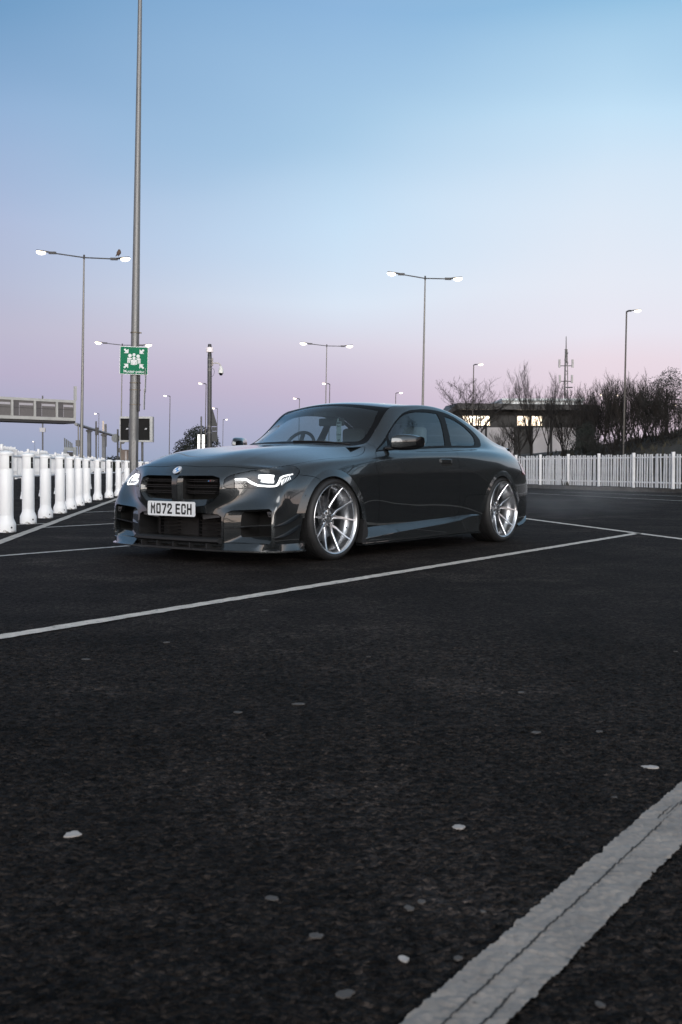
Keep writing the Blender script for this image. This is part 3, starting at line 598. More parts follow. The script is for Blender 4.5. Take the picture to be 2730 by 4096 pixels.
# ---- footbridge at the left
fb = empty('footbridge', (0, 0, 0), 0, label='grey enclosed footbridge with mesh windows crossing at the left edge', cat='footbridge')
FBM = noisy(mat('bridge_grey', (.36, .365, .355), .55), 1.2, .12); MESHM = noisy(mat('bridge_mesh', (.115, .108, .108), .7), 5, .12); MESHD = noisy(mat('bridge_mesh_dark', (.085, .08, .083), .7), 5, .15); MESHL = mat('bridge_inner_bar', (.36, .35, .38), .6)
pr_, pl_ = Vector(((-27.338, 110.0, 5.231)[0], 110, 0)), Vector(((-40.531, 97.0, 4.749)[0], 97, 0)); dv = (pl_ - pr_); LB = dv.length; dv.normalize(); nv = Vector((-dv.y, dv.x, 0)); nv = nv if nv.y > 0 else -nv
zb_, zt_ = (-27.338, 110.0, 5.257)[2], (-27.321, 110.0, 7.598)[2]; hB = zt_ - zb_
def fbox(u0, u1, d0, d1, z0, z1, nm, m, par=fb):
    V = [pr_ + dv * u + nv * d + Vector((0, 0, z)) for z in (z0, z1) for u, d in ((u0, d0), (u1, d0), (u1, d1), (u0, d1))]
    return MB().add(V, [(0, 3, 2, 1), (4, 5, 6, 7), (0, 1, 5, 4), (1, 2, 6, 5), (2, 3, 7, 6), (3, 0, 4, 7)]).build(nm, m, par)
fbox(0, LB, 0, 2.6, zt_ - hB * .115, zt_, 'roof_beam', FBM); fbox(0, LB, 0, 2.6, zb_ + .21, zb_ + .21 + hB * .135, 'deck_beam', FBM); fbox(.0, LB, .1, 2.6, zb_ - .05, zb_ + .205, 'soffit', DARKM)
fbox(-.12, .12, .02, .25, zb_ + hB, zb_ + hB * 1.62, 'end_rod', FBM)
pos = [0, 2.05, 4.5, 6.95, 9.4, 11.85, 14.3, 16.75]
for i, u in enumerate(pos):
    fbox(u, u + .22, -.03, .25, zb_ + .21 + hB * .135 + .003, zt_ - hB * .115 - .003, 'bridge_post', FBM)
    if i < len(pos) - 1:
        u1 = pos[i + 1]
        p_ = fbox(u + .223, u1 - .003, .10, .14, zb_ + .21 + hB * .135 + .003, zt_ - hB * .115 - .003, 'mesh_panel', MESHM)
        fbox(u1 - .65, u1 - .01, .09, .099, zb_ + .21 + hB * .14, zt_ - hB * .12, 'dark_bay', MESHD, p_)
        fbox(u + .27, u1 - .66, .082, .089, zt_ - hB * .31, zt_ - hB * .215, 'light_bar', MESHL, p_); fbox(u1 - .70, u1 - .66, .08, .0815, zb_ + hB * .25, zt_ - hB * .22, 'light_bar', MESHL, p_)
        fbox(u + .23, u1 - .01, .078, .0795, zt_ - hB * .43, zt_ - hB * .415, 'mid_rail', DARKM, p_)
e = empty('far_mast', ((-39.148, 140.0, 3.194)[0], 140, 0), 0, label='thin far mast with a small white fitting, hanging under the footbridge line', cat='mast'); MB().tube([(0, 0, 0), (0, 0, (-39.093, 140.0, 10.073)[2])], .1, 8).build('shaft', GALVD, e); MB().box(-.35, .35, -.2, .2, (-39.131, 140.0, 5.325)[2], (-39.127, 140.0, 5.882)[2]).build('fitting', mat('fit', (.4, .4, .42), .5), e)

# ---- bollards
BW = noisy(mat('bollard_white', (.84, .84, .84), .42), 3, .035, .08)
def grime():
    m = BW; t = m.node_tree; b = t.nodes['Principled BSDF']; n = t.nodes; ln = t.links
    src = b.inputs['Base Color'].links[0].from_socket
    tcn = n.new('ShaderNodeTexCoord'); sp = n.new('ShaderNodeSeparateXYZ'); ln.new(tcn.outputs['Object'], sp.inputs[0])
    no = n.new('ShaderNodeTexNoise'); no.inputs['Scale'].default_value = 28; no.inputs['Detail'].default_value = 6; ln.new(tcn.outputs['Object'], no.inputs[0])
    a = n.new('ShaderNodeMath'); a.operation = 'MULTIPLY_ADD'; a.inputs[1].default_value = -.14; a.inputs[2].default_value = .09; ln.new(no.outputs[0], a.inputs[0])
    c = n.new('ShaderNodeMath'); c.operation = 'ADD'; ln.new(sp.outputs[2], c.inputs[0]); ln.new(a.outputs[0], c.inputs[1])
    r_ = n.new('ShaderNodeMapRange'); r_.inputs[1].default_value = .004; r_.inputs[2].default_value = .030; ln.new(c.outputs[0], r_.inputs[0])
    mx = n.new('ShaderNodeMix'); mx.data_type = 'RGBA'; ln.new(r_.outputs[0], mx.inputs[0]); mx.inputs[6].default_value = (.22, .20, .17, 1); ln.new(src, mx.inputs[7]); ln.new(mx.outputs[2], b.inputs['Base Color'])
grime()
bo = empty('bollard', (0, 0, 0), 0)
MB().lathe([(.0, 0), (.104, 0), (.1055, .01), (.1045, .092), (.103, .097), (.079, .155), (.0785, .185), (.0775, .188), (.0775, .192), (.0785, .195), (.0785, .205), (.077, .208)], 40).build('base', BW, bo, angle=25)
MB().lathe([(.077, .208), (.0778, .215), (.0772, .70), (.0762, .703), (.0762, .708), (.0772, .711), (.0772, .862), (.075, .864)], 40).build('tube', BW, bo, angle=25)
MB().lathe([(.076, .862), (.0820, .864), (.0838, .870), (.0838, .888), (.081, .895), (.052, .910), (0, .916)], 40).build('cap', BW, bo, angle=25)
sl_ = MB()
SLA = R(-38)
def slot(mb, a0, a1, z0, z1, r_):
    V = []; n_ = 6
    for k in range(n_ + 1):
        a = a0 + (a1 - a0) * k / n_
        V += [(r_ * math.cos(a), r_ * math.sin(a), z0), (r_ * math.cos(a), r_ * math.sin(a), z1)]
    mb.add(V, [(2 * k, 2 * k + 2, 2 * k + 3, 2 * k + 1) for k in range(n_)])
slot(sl_, SLA - R(9), SLA + R(15), .715, .855, .0782); sl_.build('reflector_slot', VOID, bo)
MB().lathe([(0, .004), (.005, .004), (.006, 0)], 8, Matrix.Rotation(SLA + R(3), 4, 'Z') @ Matrix.Translation((.0782, 0, .785)) @ Matrix.Rotation(R(90), 4, 'Y')).build('slot_screw', mat('screw_pale', (.5, .5, .5), .4), bo)
MB().lathe([(0, .003), (.010, .003), (.011, 0)], 8, Matrix.Rotation(SLA, 4, 'Z') @ Matrix.Translation((.1046, 0, .055)) @ Matrix.Rotation(R(90), 4, 'Y')).build('base_bolt', DARKM, bo)
BPOS = [(-3.70, 11.98), (-3.99, 13.80), (-4.19, 15.32), (-4.41, 16.94), (-4.66, 18.58), (-4.93, 20.28), (-5.20, 22.0), (-5.37, 23.75), (-5.50, 25.51), (-5.62, 27.17), (-5.76, 28.9), (-5.90, 30.6), (-6.02, 32.3), (-6.14, 34.0), (-6.26, 35.7)]
ORD = ['nearest', 'second', 'third', 'fourth', 'fifth', 'sixth', 'seventh', 'eighth', 'ninth', 'tenth', 'eleventh', 'twelfth', 'thirteenth', 'fourteenth', 'fifteenth']
LBL = ['nearest white bollard, at the left edge of the photo, with grime round its foot', 'white bollard second from the left edge, by the start of the pale edging strip', 'white bollard third from the left, standing clear of its neighbours', 'white bollard fourth from the left, its foot overlapping the fifth']
for i, (x, y) in enumerate(BPOS):
    b_ = bo if i == 0 else dup_tree(bo)
    b_.location = (x * y / (y - .1) - .02, y - .03, 0); b_.rotation_euler = (rnd.uniform(-.006, .006), rnd.uniform(-.004, .008), rnd.uniform(-.08, .08) - .02 * i * .5)
    tag(b_, LBL[i] if i < 4 else f'{ORD[i]} white bollard counted from the left edge along the pale edging strip', 'bollard', 'white bollards along the edge of the car park')

# ---- white post-and-rail behind the bollards
WR = noisy(mat('rail_white', (.70, .71, .73), .45), 5, .08)
pr = empty('post_and_rail', (0, 0, 0), 0, label='white tubular post-and-rail barrier running behind the bollards', cat='railing')
rp = [(-6.6, 17.1), (-6.75, 18.9), (-6.9, 20.6), (-7.117, 22.4), (-7.25, 24.3), (-7.48, 26.6), (-7.72, 28.9), (-7.96, 31.2), (-8.2, 33.5), (-8.38, 35.6), (-8.52, 37.6), (-8.7, 40), (-8.95, 42.5), (-9.2, 45), (-9.45, 47.5), (-9.7, 50)]
for i, (x, y) in enumerate(rp):
    p_ = MB().tube([(x, y, .12), (x, y, .98)], .034, 12).build('post', WR, pr, smooth=True)
    MB().lathe([(0, .0), (.062, .0), (.062, .05), (.045, .10), (.045, .16), (0, .16)], 12, Matrix.Translation((x, y, 0))).build('post_foot', WR, p_, angle=30)
    MB().lathe([(0, .03), (.05, .02), (.055, -.02), (0, -.02)], 12, Matrix.Translation((x, y, .995))).build('post_cap', WR, p_, angle=30)
for i in range(len(rp) - 1):
    for z, r_ in ((.965, .028), (.52, .026)): MB().tube([(*rp[i], z), (*rp[i + 1], z)], r_, 10, False).build('rail', WR, pr, smooth=True)

# ---- paling fences
FW = noisy(mat('fence_white', (.66, .66, .67), .5), 4, .10)
FW2 = noisy(mat('fence_white_left', (.80, .80, .80), .5), 4, .10)
def paling(name, posts, H_, label, z0=.12, n=13, m=FW, step=None, messy=1, pw=.045):
    e = empty(name, (0, 0, 0), 0, label=label, cat='fence', group=None)
    pale = MB().box(-.027, .027, -.012, .012, 0, 1).build('paling', m, e, bevel=0); first = True
    for i, (x, y, zb) in enumerate(posts):
        MB().box(x - pw, x + pw, y - .05, y + .05, zb, zb + H_ + .07).build('post', m, e)
        if i == len(posts) - 1: break
        x2, y2, zb2 = posts[i + 1]; d = Vector((x2 - x, y2 - y, 0)); L_ = d.length; d.normalize(); a = math.atan2(d.y, d.x)
        zm = (zb + zb2) / 2 if step is None else zb
        for z in (.17, .92):
            V = [Vector((x, y, zm)) + d * u + Vector((-d.y, d.x, 0)) * v + Vector((0, 0, zz)) for zz in (z * H_ - .022, z * H_ + .022) for u, v in ((.06, .015), (L_ - .06, .015), (L_ - .06, .05), (.06, .05))]
            MB().add(V, [(0, 3, 2, 1), (4, 5, 6, 7), (0, 1, 5, 4), (1, 2, 6, 5), (2, 3, 7, 6), (3, 0, 4, 7)]).build('rail', m, e)
        us = [.13 + (L_ - .26) * (k + .5) / n + rnd.uniform(-.028, .028) * messy for k in range(n)]
        for u in us:
            c = pale if first else pale.copy()
            if not first: C.objects.link(c); c.parent = e
            first = False
            p = Vector((x, y, 0)) + d * u
            c.location = (p.x, p.y, zm + .02); c.scale = (rnd.uniform(.8, 1.25), 1, H_ * rnd.uniform(.975, 1.015)); c.rotation_euler = (0, rnd.choice((0, 0, 1, 1, -1)) * rnd.uniform(.01, .045) * messy, a)
    return e
paling('white_fence', [(4.2, 46.2, .12), (5.2, 44.4, .12), (6.1, 42.6, .12), (6.75, 41.2, .12), (7.415, 39.7, .12), (8.142, 38.24, .12), (8.853, 36.64, .12), (9.525, 34.74, .12), (10.108, 32.47, .12), (10.75, 30.3, .12), (11.5, 28.1, .12), (12.4, 26.0, .12), (13.4, 23.9, .12), (14.5, 21.8, .12), (15.7, 19.8, .12)], 1.06, 'white fence of narrow uneven palings on the kerb at the right', n=13)
lf = []
P0, P1 = Vector((-10.6, 30.0)), Vector((-19.5, 88.0))
for k in range(19):
    p = P0.lerp(P1, k / 18); lf.append((p.x, p.y, .28 + .06 * ((k * 7) % 3)))
paling('white_fence', lf, 1.04, 'white close-set paling fence behind the bollards at the left', n=16, step=1, messy=.3, m=FW2, pw=.04)


# ================================================================== building beyond the bank
bl = empty('building', (0, 0, 0), 0, label='low dark-clad building with lit windows over a pale lower wall, behind the bare trees', cat='building')
DB = 85
CL = noisy(mat('dark_cladding', (.011, .011, .011), .6), 1.5, .2); ROOFM = noisy(mat('roof_grey', (.022, .022, .023), .55), .8, .12); PALEW = noisy(mat('pale_wall', (.34, .325, .33), .8), .5, .12); EAVE = mat('eave_dark', (.012, .012, .012), .8)  # eave board, window backing and columns share one near-black colour
xl, xr = (9.154, 85.0, 5.947)[0], (20.278, 85.0, 5.496)[0]; zr = (14.646, 85.0, 5.731)[2]; ze = (14.646, 85.0, 5.354)[2]; zbb = (11.879, 85.0, 4.129)[2]; zw1, zw0 = (12.655, 85.0, 4.942)[2], (12.655, 85.0, 4.107)[2]
MB().add([(xl, DB - 1.2, ze), (xr, DB - 1.2, ze), (xr, DB - 1.2, zr), (xl, DB - 1.2, zr + .12), (xl, DB + 9, ze), (xr, DB + 9, ze), (xr, DB + 9, zr + .35), (xl, DB + 9, zr + .45)], [(0, 3, 2, 1)[::-1], (4, 5, 6, 7), (0, 1, 5, 4), (1, 2, 6, 5), (2, 3, 7, 6), (3, 0, 4, 7)]).build('roof', ROOFM, bl)
MB().add([(xl, DB - 1.2, ze), (xl, DB - 1.2, zr + .12), (xl - 1.0, DB - .6, ze - .35), (xl - 1.0, DB - .6, ze - .55), (xl, DB + 9, ze), (xl, DB + 9, zr + .4), (xl - 1.0, DB + 8, ze - .35), (xl - 1.0, DB + 8, ze - .55)], [(0, 1, 2, 3), (4, 5, 6, 7), (1, 2, 6, 5), (0, 3, 7, 4), (2, 3, 7, 6)]).build('roof_end', ROOFM, bl)
wins = [((9.67, 85.0, 4.593)[0], (11.879, 85.0, 4.587)[0]), ((14.009, 85.0, 4.501)[0], (15.004, 85.0, 4.498)[0]), ((15.143, 85.0, 4.497)[0], (16.059, 85.0, 4.495)[0])]
# cladding in boards between the windows
xs = [xl - .6] + [v for w_ in wins for v in w_] + [xr]
segs = [(xs[0], xs[1]), (xs[2], xs[3]), (xs[4], xs[5]), (xs[6], xs[7])]
for a, b in segs:
    k = max(1, round((b - a) / .75))
    for j in range(k): MB().box(a + (b - a) * j / k + .012, a + (b - a) * (j + 1) / k - .012, DB, DB + .1, zw0, zw1).build('cladding_panel', CL, bl)
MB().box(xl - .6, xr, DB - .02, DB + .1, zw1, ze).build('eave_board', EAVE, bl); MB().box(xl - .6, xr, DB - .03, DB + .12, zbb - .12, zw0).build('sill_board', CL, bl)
MB().box(xl - .6, xr, DB + .3, DB + 8, .5, ze - .01).build('wall', CL, bl)
LITW = emis('lit_window', (1.0, .82, .62), 2.6); LITW2 = emis('ceiling_light', (1, .97, .9), 9)
for i, (a, b) in enumerate(wins):
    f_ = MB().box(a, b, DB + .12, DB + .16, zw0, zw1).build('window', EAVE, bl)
    k = 3 if i == 0 else 2
    for j in range(k): MB().box(a + (b - a) * j / k + .03, a + (b - a) * (j + 1) / k - .03, DB + .1, DB + .118, zw0 + .04, zw1 - .04).build('pane', LITW, f_)
    for j in range(3 if i == 0 else 1):
        u = a + (b - a) * (.22 + .3 * j); MB().box(u, u + .28, DB + .09, DB + .098, zw1 - .2, zw1 - .12).build('ceiling_lamp', LITW2, f_)
for a, b in ((xl - .6, (13.69, 85.0, 3.308)[0]), ((15.243, 85.0, 3.304)[0], (18.628, 85.0, 3.294)[0])): MB().box(a, b, DB - .3, DB, .3, zbb - .15).build('lower_wall', PALEW, bl)
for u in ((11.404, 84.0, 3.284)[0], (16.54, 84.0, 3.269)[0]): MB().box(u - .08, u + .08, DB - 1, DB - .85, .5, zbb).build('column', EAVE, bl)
# pale roofs farther back, behind the first building
b2 = empty('warehouse', (0, 0, 0), 0, label='long pale low warehouse roof showing above the dark building', cat='building')
z_ = (25.845, 150.0, 10.537)[2]
MB().box((22.685, 150.0, 10.196)[0], (33.922, 150.0, 10.162)[0], 150, 170, 0, z_ - .3).build('wall', noisy(mat('ware_wall', (.62, .66, .68), .7), .4, .1), b2); MB().box((22.509, 150.0, 10.197)[0], (34.097, 150.0, 10.162)[0], 149.5, 171, z_ - .28, z_).build('roof_edge', noisy(mat('ware_roof', (.60, .66, .68), .6), .4, .1), b2)
for k in range(3): MB().box((22.509, 150.0, 10.197)[0], (34.097, 150.0, 10.162)[0], 149.2, 149.3, z_ - 1.6 - k * 1.1, z_ - 1.52 - k * 1.1).build('cladding_line', noisy(mat('clad_line', (.3, .3, .31), .6), 2), b2)
# radio mast
rm = empty('radio_mast', ((31.531, 150.0, 13.675)[0], 150, 0), 0, label='slender lattice radio mast with small panel antennas above the dark building', cat='mast')
zt = (31.527, 150.0, 19.277)[2]; za = (31.53, 150.0, 15.497)[2]; zb2_ = (31.531, 150.0, 13.324)[2]
for a in range(3):
    c, s_ = .32 * math.cos(a * 2.094), .32 * math.sin(a * 2.094); MB().tube([(c, s_, 0), (c * .8, s_ * .8, zb2_), (c * .45, s_ * .45, za + 2)], .07, 5).build('chord', GALVD, rm)
MB().tube([(0, 0, za), (0, 0, zt)], [.11, .05], 6).build('spire', GALVD, rm)
lat = MB(); z = 6.0; k = 0
while z < za + 1.6:
    a = (k % 3) * 2.094; lat.tube([(.3 * math.cos(a), .3 * math.sin(a), z), (.3 * math.cos(a + 2.094), .3 * math.sin(a + 2.094), z + .7)], .035, 4); z += .45; k += 1
lat.build('lattice', GALVD, rm)
for zz, w_ in ((za, .92), (zb2_, .85)):
    MB().tube([(-w_, 0, zz - .35), (w_, 0, zz - .35)], .06, 5).build('antenna_arm', GALVD, rm)
    for sx in (-1, 1): MB().box(sx * w_ - .13, sx * w_ + .13, -.12, .12, zz - .6, zz + .55).build('panel_antenna', noisy(mat('ant', (.28, .28, .28), .5), 3), rm)
MB().tube([(0, 0, zb2_ - 1.2), (.95, 0, zb2_ - 1.2)], .09, 5).build('dish_arm', GALVD, rm)

# ================================================================== bare trees and shrubs
BARK = noisy(mat('bark', (.014, .0125, .011), .9), 6, .35); TWIG = noisy(mat('twigs', (.018, .015, .013), .9), 3, .4)
def twig_tree(seed, H_, trunks, r0, limbs=5, fork=.3, spread=.8, up=.5, lv_max=3, twr=.009, tilt=.25):
    """bare tree: stems, limbs, side branches and twigs; the stems as one mesh, the crown as another"""
    g = random.Random(seed); TV, TF, WV, WF = [], [], [], []
    def chain(pts, rs, V, F, n):
        o_ = len(V); m_ = len(pts)
        for i, p in enumerate(pts):
            d = (pts[min(i + 1, m_ - 1)] - pts[max(i - 1, 0)]).normalized(); a = d.orthogonal().normalized(); b = d.cross(a)
            for k in range(n): t = 2 * math.pi * k / n; V.append(p + rs[i] * (a * math.cos(t) + b * math.sin(t)))
        for i in range(m_ - 1):
            for k in range(n): F.append((o_ + i * n + k, o_ + i * n + (k + 1) % n, o_ + (i + 1) * n + (k + 1) % n, o_ + (i + 1) * n + k))
    def branch(p, d, L_, r_, lv):
        n = 6 if lv < 2 else 5 if lv == 2 else 4; pts = [p]; rs = [r_]; dirs = [d]
        for i in range(n):
            d = (d + Vector((g.uniform(-1, 1), g.uniform(-1, 1), g.uniform(-.7, .9) + up * .4)) * (.13 + .05 * lv)).normalized()
            p = p + d * (L_ / n); pts.append(p); dirs.append(d); rs.append(max(twr * .5, r_ * (1 - .74 * (i + 1) / n)))
        if lv == 0: chain(pts, rs, TV, TF, 7)
        else: chain(pts, rs, WV, WF, 4 if lv == 1 else 3)
        if lv >= lv_max: return
        for i in range(2 if lv == 0 else 1, n + 1):
            for _ in range((2 if g.random() < .5 else 1) if lv == 0 else (1 if g.random() < .88 else 2)):
                az = g.uniform(0, 2 * math.pi); s_ = Vector((math.cos(az), math.sin(az), 0)); sd = dirs[i]
                nd_ = (sd * .75 + s_ * spread * g.uniform(.5, 1.0) + Vector((0, 0, up * g.uniform(.3, 1)))).normalized()
                branch(pts[i], nd_, L_ * g.uniform(.38, .66) * (1.15 - .45 * i / n), max(twr, rs[i] * .62), lv + 1)
    for t in range(trunks):
        a = 2 * math.pi * t / max(1, trunks) + g.uniform(-.5, .5); tl = 0 if trunks == 1 else g.uniform(.4, 1) * tilt
        d = Vector((math.cos(a) * tl, math.sin(a) * tl, 1)).normalized()
        if trunks == 1:
            hf = H_ * fork; q_ = Vector((g.uniform(-.1, .1), g.uniform(-.1, .1), hf)); chain([Vector((0, 0, -.2)), Vector((0, 0, hf * .5)), q_], [r0, r0 * .85, r0 * .75], TV, TF, 8)
            for k in range(limbs):
                az = 2 * math.pi * k / limbs + g.uniform(-.4, .4); nd_ = Vector((math.cos(az) * spread * g.uniform(.35, .9), math.sin(az) * spread * g.uniform(.35, .9), 1)).normalized(); branch(q_, nd_, H_ * (1 - fork) * g.uniform(.7, 1.0), r0 * .5, 0)
        else: branch(Vector((math.cos(a), math.sin(a), 0)) * .22 * g.random() + Vector((0, 0, -.2)), d, H_ * g.uniform(.72, 1.0), r0 * g.uniform(.7, 1.1), 0)
    k = H_ / max(v.z for v in WV)
    return mesh('trunk', [v * k for v in TV], TF), mesh('crown', [v * k for v in WV], WF)
def place_tree(kind, meshes, x, y, z, s, rz, label, cat='tree', name='bare_tree', group='bare winter trees beyond the fence'):
    e = empty(name, (x, y, z), rz, label=label, cat=cat, group=group); e.scale = s if isinstance(s, tuple) else (s, s, s)
    for me, nm, m in ((meshes[0], 'trunk', BARK), (meshes[1], 'crown', TWIG)):
        o = bpy.data.objects.new(nm, me); C.objects.link(o); o.parent = e
        if not me.materials: me.materials.append(m)
    return e
TA = twig_tree(11, 6.0, 1, .15, 6, .30, 1.0, .25); TB = twig_tree(5, 6.6, 1, .14, 5, .22, .55, .75); TS = twig_tree(23, 4.2, 6, .055, spread=.75, up=.5, tilt=.55); TU = twig_tree(37, 4.4, 8, .045, spread=.5, up=.9, tilt=.4); TW = twig_tree(41, 3.0, 5, .035, spread=1.0, up=.2, tilt=.9)
print('tree faces', [len(m.polygons) for t in (TA, TB, TS, TU, TW) for m in t])
def tr(kind, u_x, D_, s, rz, label, **k):
    z = max(0, ground_z(u_x, D_)); return place_tree(kind, kind, u_x, D_, z - .05, s, rz, label, **k)
tr(TA, (8.326, 66.0, 1.967)[0], 66, (1.0, 1.0, .93), .3, 'spreading bare tree in front of the left lit window')
tr(TB, (10.333, 58.0, 1.808)[0], 58, (.80, .80, .86), 1.2, 'tall bare tree with upright limbs in front of the second lit window')
tr(TB, (10.856, 56.0, 1.768)[0], 56, (.62, .62, .72), 4.0, 'slim bare tree with a forked trunk against the pale lower wall')
tr(TA, (9.554, 57.0, 1.658)[0], 57, (.55, .55, .50), 2.2, 'low bare tree left of the tall upright one')
tr(TS, (9.354, 60.0, 1.708)[0], 60, .62, 2.9, 'low twiggy shrub by the left corner of the bank', name='bare_shrub')
tr(TA, (7.775, 78.0, 2.38)[0], 78, (.95, .95, .85), 5.0, 'bare tree rising behind the rear of the car roof')
tr(TA, (5.038, 110.0, 3.074)[0], 110, .95, 3.7, 'faint bare tree left of the tall lamp, just above the roof')
tr(TS, (11.985, 57.0, 1.784)[0], 57, (.95, .95, .85), .8, 'bare shrub in front of the right part of the dark building', name='bare_shrub')
k = 0
names = ['multi-stemmed bare shrub right of the dark building', 'bare shrub second right of the dark building', 'bare shrub in the middle of the right-hand thicket', 'bare shrub just behind the right lamp post', 'dense bare shrub right of the lamp post', 'bare shrub near the right edge', 'bare shrub cut by the right edge', 'low bare shrub filling the foot of the thicket', 'low bare shrub under the lamp post', 'bare shrub at the back of the thicket', 'second bare shrub at the back of the thicket', 'third bare shrub at the back of the thicket', 'low twiggy shrub at the far right']
for (px, D_, s, kd) in ((0, 55, (.95, .95, .98), 'TS'), (1, 53, (.85, .85, .95), 'TU'), (2, 54, (.95, .95, 1.0), 'TS'), (3, 52, (.9, .9, 1.02), 'TU'), (4, 53, (.95, .95, .92), 'TS'), (5, 51, (.85, .85, .82), 'TU'), (6, 50, (.9, .9, .60), 'TS'), (7, 50, (.9, .9, .62), 'TW'), (8, 50, (1.1, 1.1, .75), 'TW'), (9, 60, (1.1, 1.1, .92), 'TU'), (10, 61, (1.1, 1.1, .98), 'TS'), (11, 60, (1.1, 1.1, .84), 'TU'), (12, 49, (1., 1., .7), 'TW')):
    X_ = [(12.634, 55.0, 1.744)[0], (12.857, 53.0, 1.705)[0], (13.758, 54.0, 1.721)[0], (13.833, 52.0, 1.683)[0], (14.794, 53.0, 1.699)[0], (15.0, 51.0, 1.78)[0], (15.643, 50.0, 1.756)[0], (12.481, 50.0, 1.649)[0], (13.652, 50.0, 1.645)[0], (14.274, 60.0, 1.834)[0], (15.941, 61.0, 1.848)[0], (17.226, 60.0, 1.825)[0], (14.872, 49.0, 1.622)[0]][px]
    s = (s[0], s[1], s[2] * .92)
    tr({'TS': TS, 'TU': TU, 'TW': TW}[kd], X_, D_, s, px * 1.37 + .4, names[px], cat='shrub', name='bare_shrub', group='bare shrubs of the thicket on the bank')
# leafy evergreens: clumps of small leaf faces through the crown
EVG = noisy(mat('evergreen_leaf', (.012, .016, .011), .8), 1.2, .5)
def leafy(seed, blobs, n, sz, stems):
    g = random.Random(seed); V = []; F = []
    tot = sum(b[3] * b[4] * b[5] for b in blobs)
    for (cx, cy, cz, rx, ry, rz_) in blobs:
        for _ in range(int(n * rx * ry * rz_ / tot)):
            u = Vector((g.gauss(0, 1), g.gauss(0, 1), g.gauss(0, 1))).normalized() * g.random() ** .42
            u *= 1 + .28 * noise.noise(u * 2.3 + Vector((cx, cy, seed)))
            c = Vector((cx + u.x * rx, cy + u.y * ry, cz + u.z * rz_)); a = Vector((g.gauss(0, 1), g.gauss(0, 1), g.gauss(0, .8))).normalized(); b = a.orthogonal().normalized(); s_ = sz * g.uniform(.5, 1.3); n_ = len(V)
            V += [c - a * s_, c + b * s_ * .5, c + a * s_, c - b * s_ * .5]; F.append((n_, n_ + 1, n_ + 2, n_ + 3))
    tb = MB()
    for p, q_, r_ in stems: tb.tube([p, q_], [r_, r_ * .45], 6)
    return mesh('crown', V, F), tb
def evergreen(x, y, z, meshes, label, s=1, name='evergreen_tree', cat='tree'):
    e = empty(name, (x, y, z), 0, label=label, cat=cat); e.scale = (s, s, s)
    o = bpy.data.objects.new('crown', meshes[0]); C.objects.link(o); o.parent = e
    if not meshes[0].materials: meshes[0].materials.append(EVG)
    meshes[1].build('trunk', BARK, e)
ev1 = leafy(3, [(-.4, 0, 3.3, 1.6, 1.4, 1.3), (-1.7, 0, 1.9, 1.5, 1.3, 1.2), (.6, 0, 2.6, 1.5, 1.3, 1.5), (-2.7, 0, .9, 1.1, 1, .8), (1.9, 0, 1.3, .9, .9, .8), (-.6, 0, 1.0, 2.2, 1.4, 1.1), (2.3, 0, 1.7, .45, .4, .5)], 9000, .11, [((0, 0, -1.1), (-.2, 0, 3), .2), ((0, 0, 1), (1.2, 0, 2.6), .1), ((0, 0, .8), (-1.8, 0, 1.8), .1)])
evergreen((-15.703, 120.0, 2.789)[0], 120, .9, ev1, 'rounded dark evergreen tree behind the marker post and camera mast')
ev2 = leafy(9, [(0, 0, 2.2, 1.5, 1.2, 1.3), (.9, 0, 1.2, 1.2, 1, 1.0), (-.9, 0, 1.3, 1.0, 1, .9), (.2, 0, 3.2, .8, .7, .7)], 7000, .055, [((0, 0, 0), (0, 0, 2.6), .12)])
evergreen((15.843, 52.0, 1.677)[0], 52, ground_z((15.843, 52.0, 1.677)[0], 52), ev2, 'ivy-covered dark evergreen bush at the right end of the thicket', .85, 'evergreen_bush', 'bush')
evergreen((11.884, 52.0, 1.567)[0], 52, ground_z((11.884, 52.0, 1.567)[0], 52), ev2, 'dark evergreen bush low in the thicket, right of the building', .5, 'evergreen_bush', 'bush')
ev3 = leafy(17, [(0, 0, 3.2, 1.3, 1, .9), (-1.1, 0, 3.6, .7, .6, .7), (1.3, 0, 3.7, .7, .6, .8), (.3, 0, 2.0, 1.4, 1, 1.1), (2.1, 0, 2.6, .9, .6, .6)], 1500, .16, [((0, 0, -1.75), (0, 0, 4), .16), ((0, 0, 2), (-1.2, 0, 4.4), .07), ((0, 0, 2), (1.3, 0, 4.6), .07)])
evergreen((6.809, 100.0, 4.727)[0], 100, 1.6, ev3, 'small sparse-leaved tree behind the car roof, just left of the tall lamp', 1.0)
# low far hedgerow clumps on the horizon at the left
hd_ = leafy(29, [(0, 0, .9, 2.6, 1.2, .95), (1.6, 0, 1.1, 1.5, 1, .7), (-1.8, 0, .7, 1.6, 1, .7)], 2200, .15, [((0, 0, -.4), (0, 0, 1), .1)])
for i, (px, s, lb) in enumerate(((0, 1.0, 'low dark hedge clump left of the near column'), (1, .8, 'low dark hedge clump between the near column and the car bonnet'), (2, .9, 'low dark hedge clump beside the bonnet edge'), (3, .8, 'low hedge clump behind the sign gantry legs'))):
    X_ = [(-31.868, 150.0, 1.935)[0], (-26.877, 150.0, 1.92)[0], (-26.232, 160.0, 1.992)[0], (-40.021, 170.0, 2.107)[0]][i]
    evergreen(X_, 150 + 8 * i, .2, hd_, lb, s * 1.15, 'hedge', 'hedge')
tag(MB().box(-260, 60, 235, 240, 0, 1.15).build('far_field_edge', noisy(mat('far_dark', (.02, .022, .02), .9), .2, .4)), kind='structure')

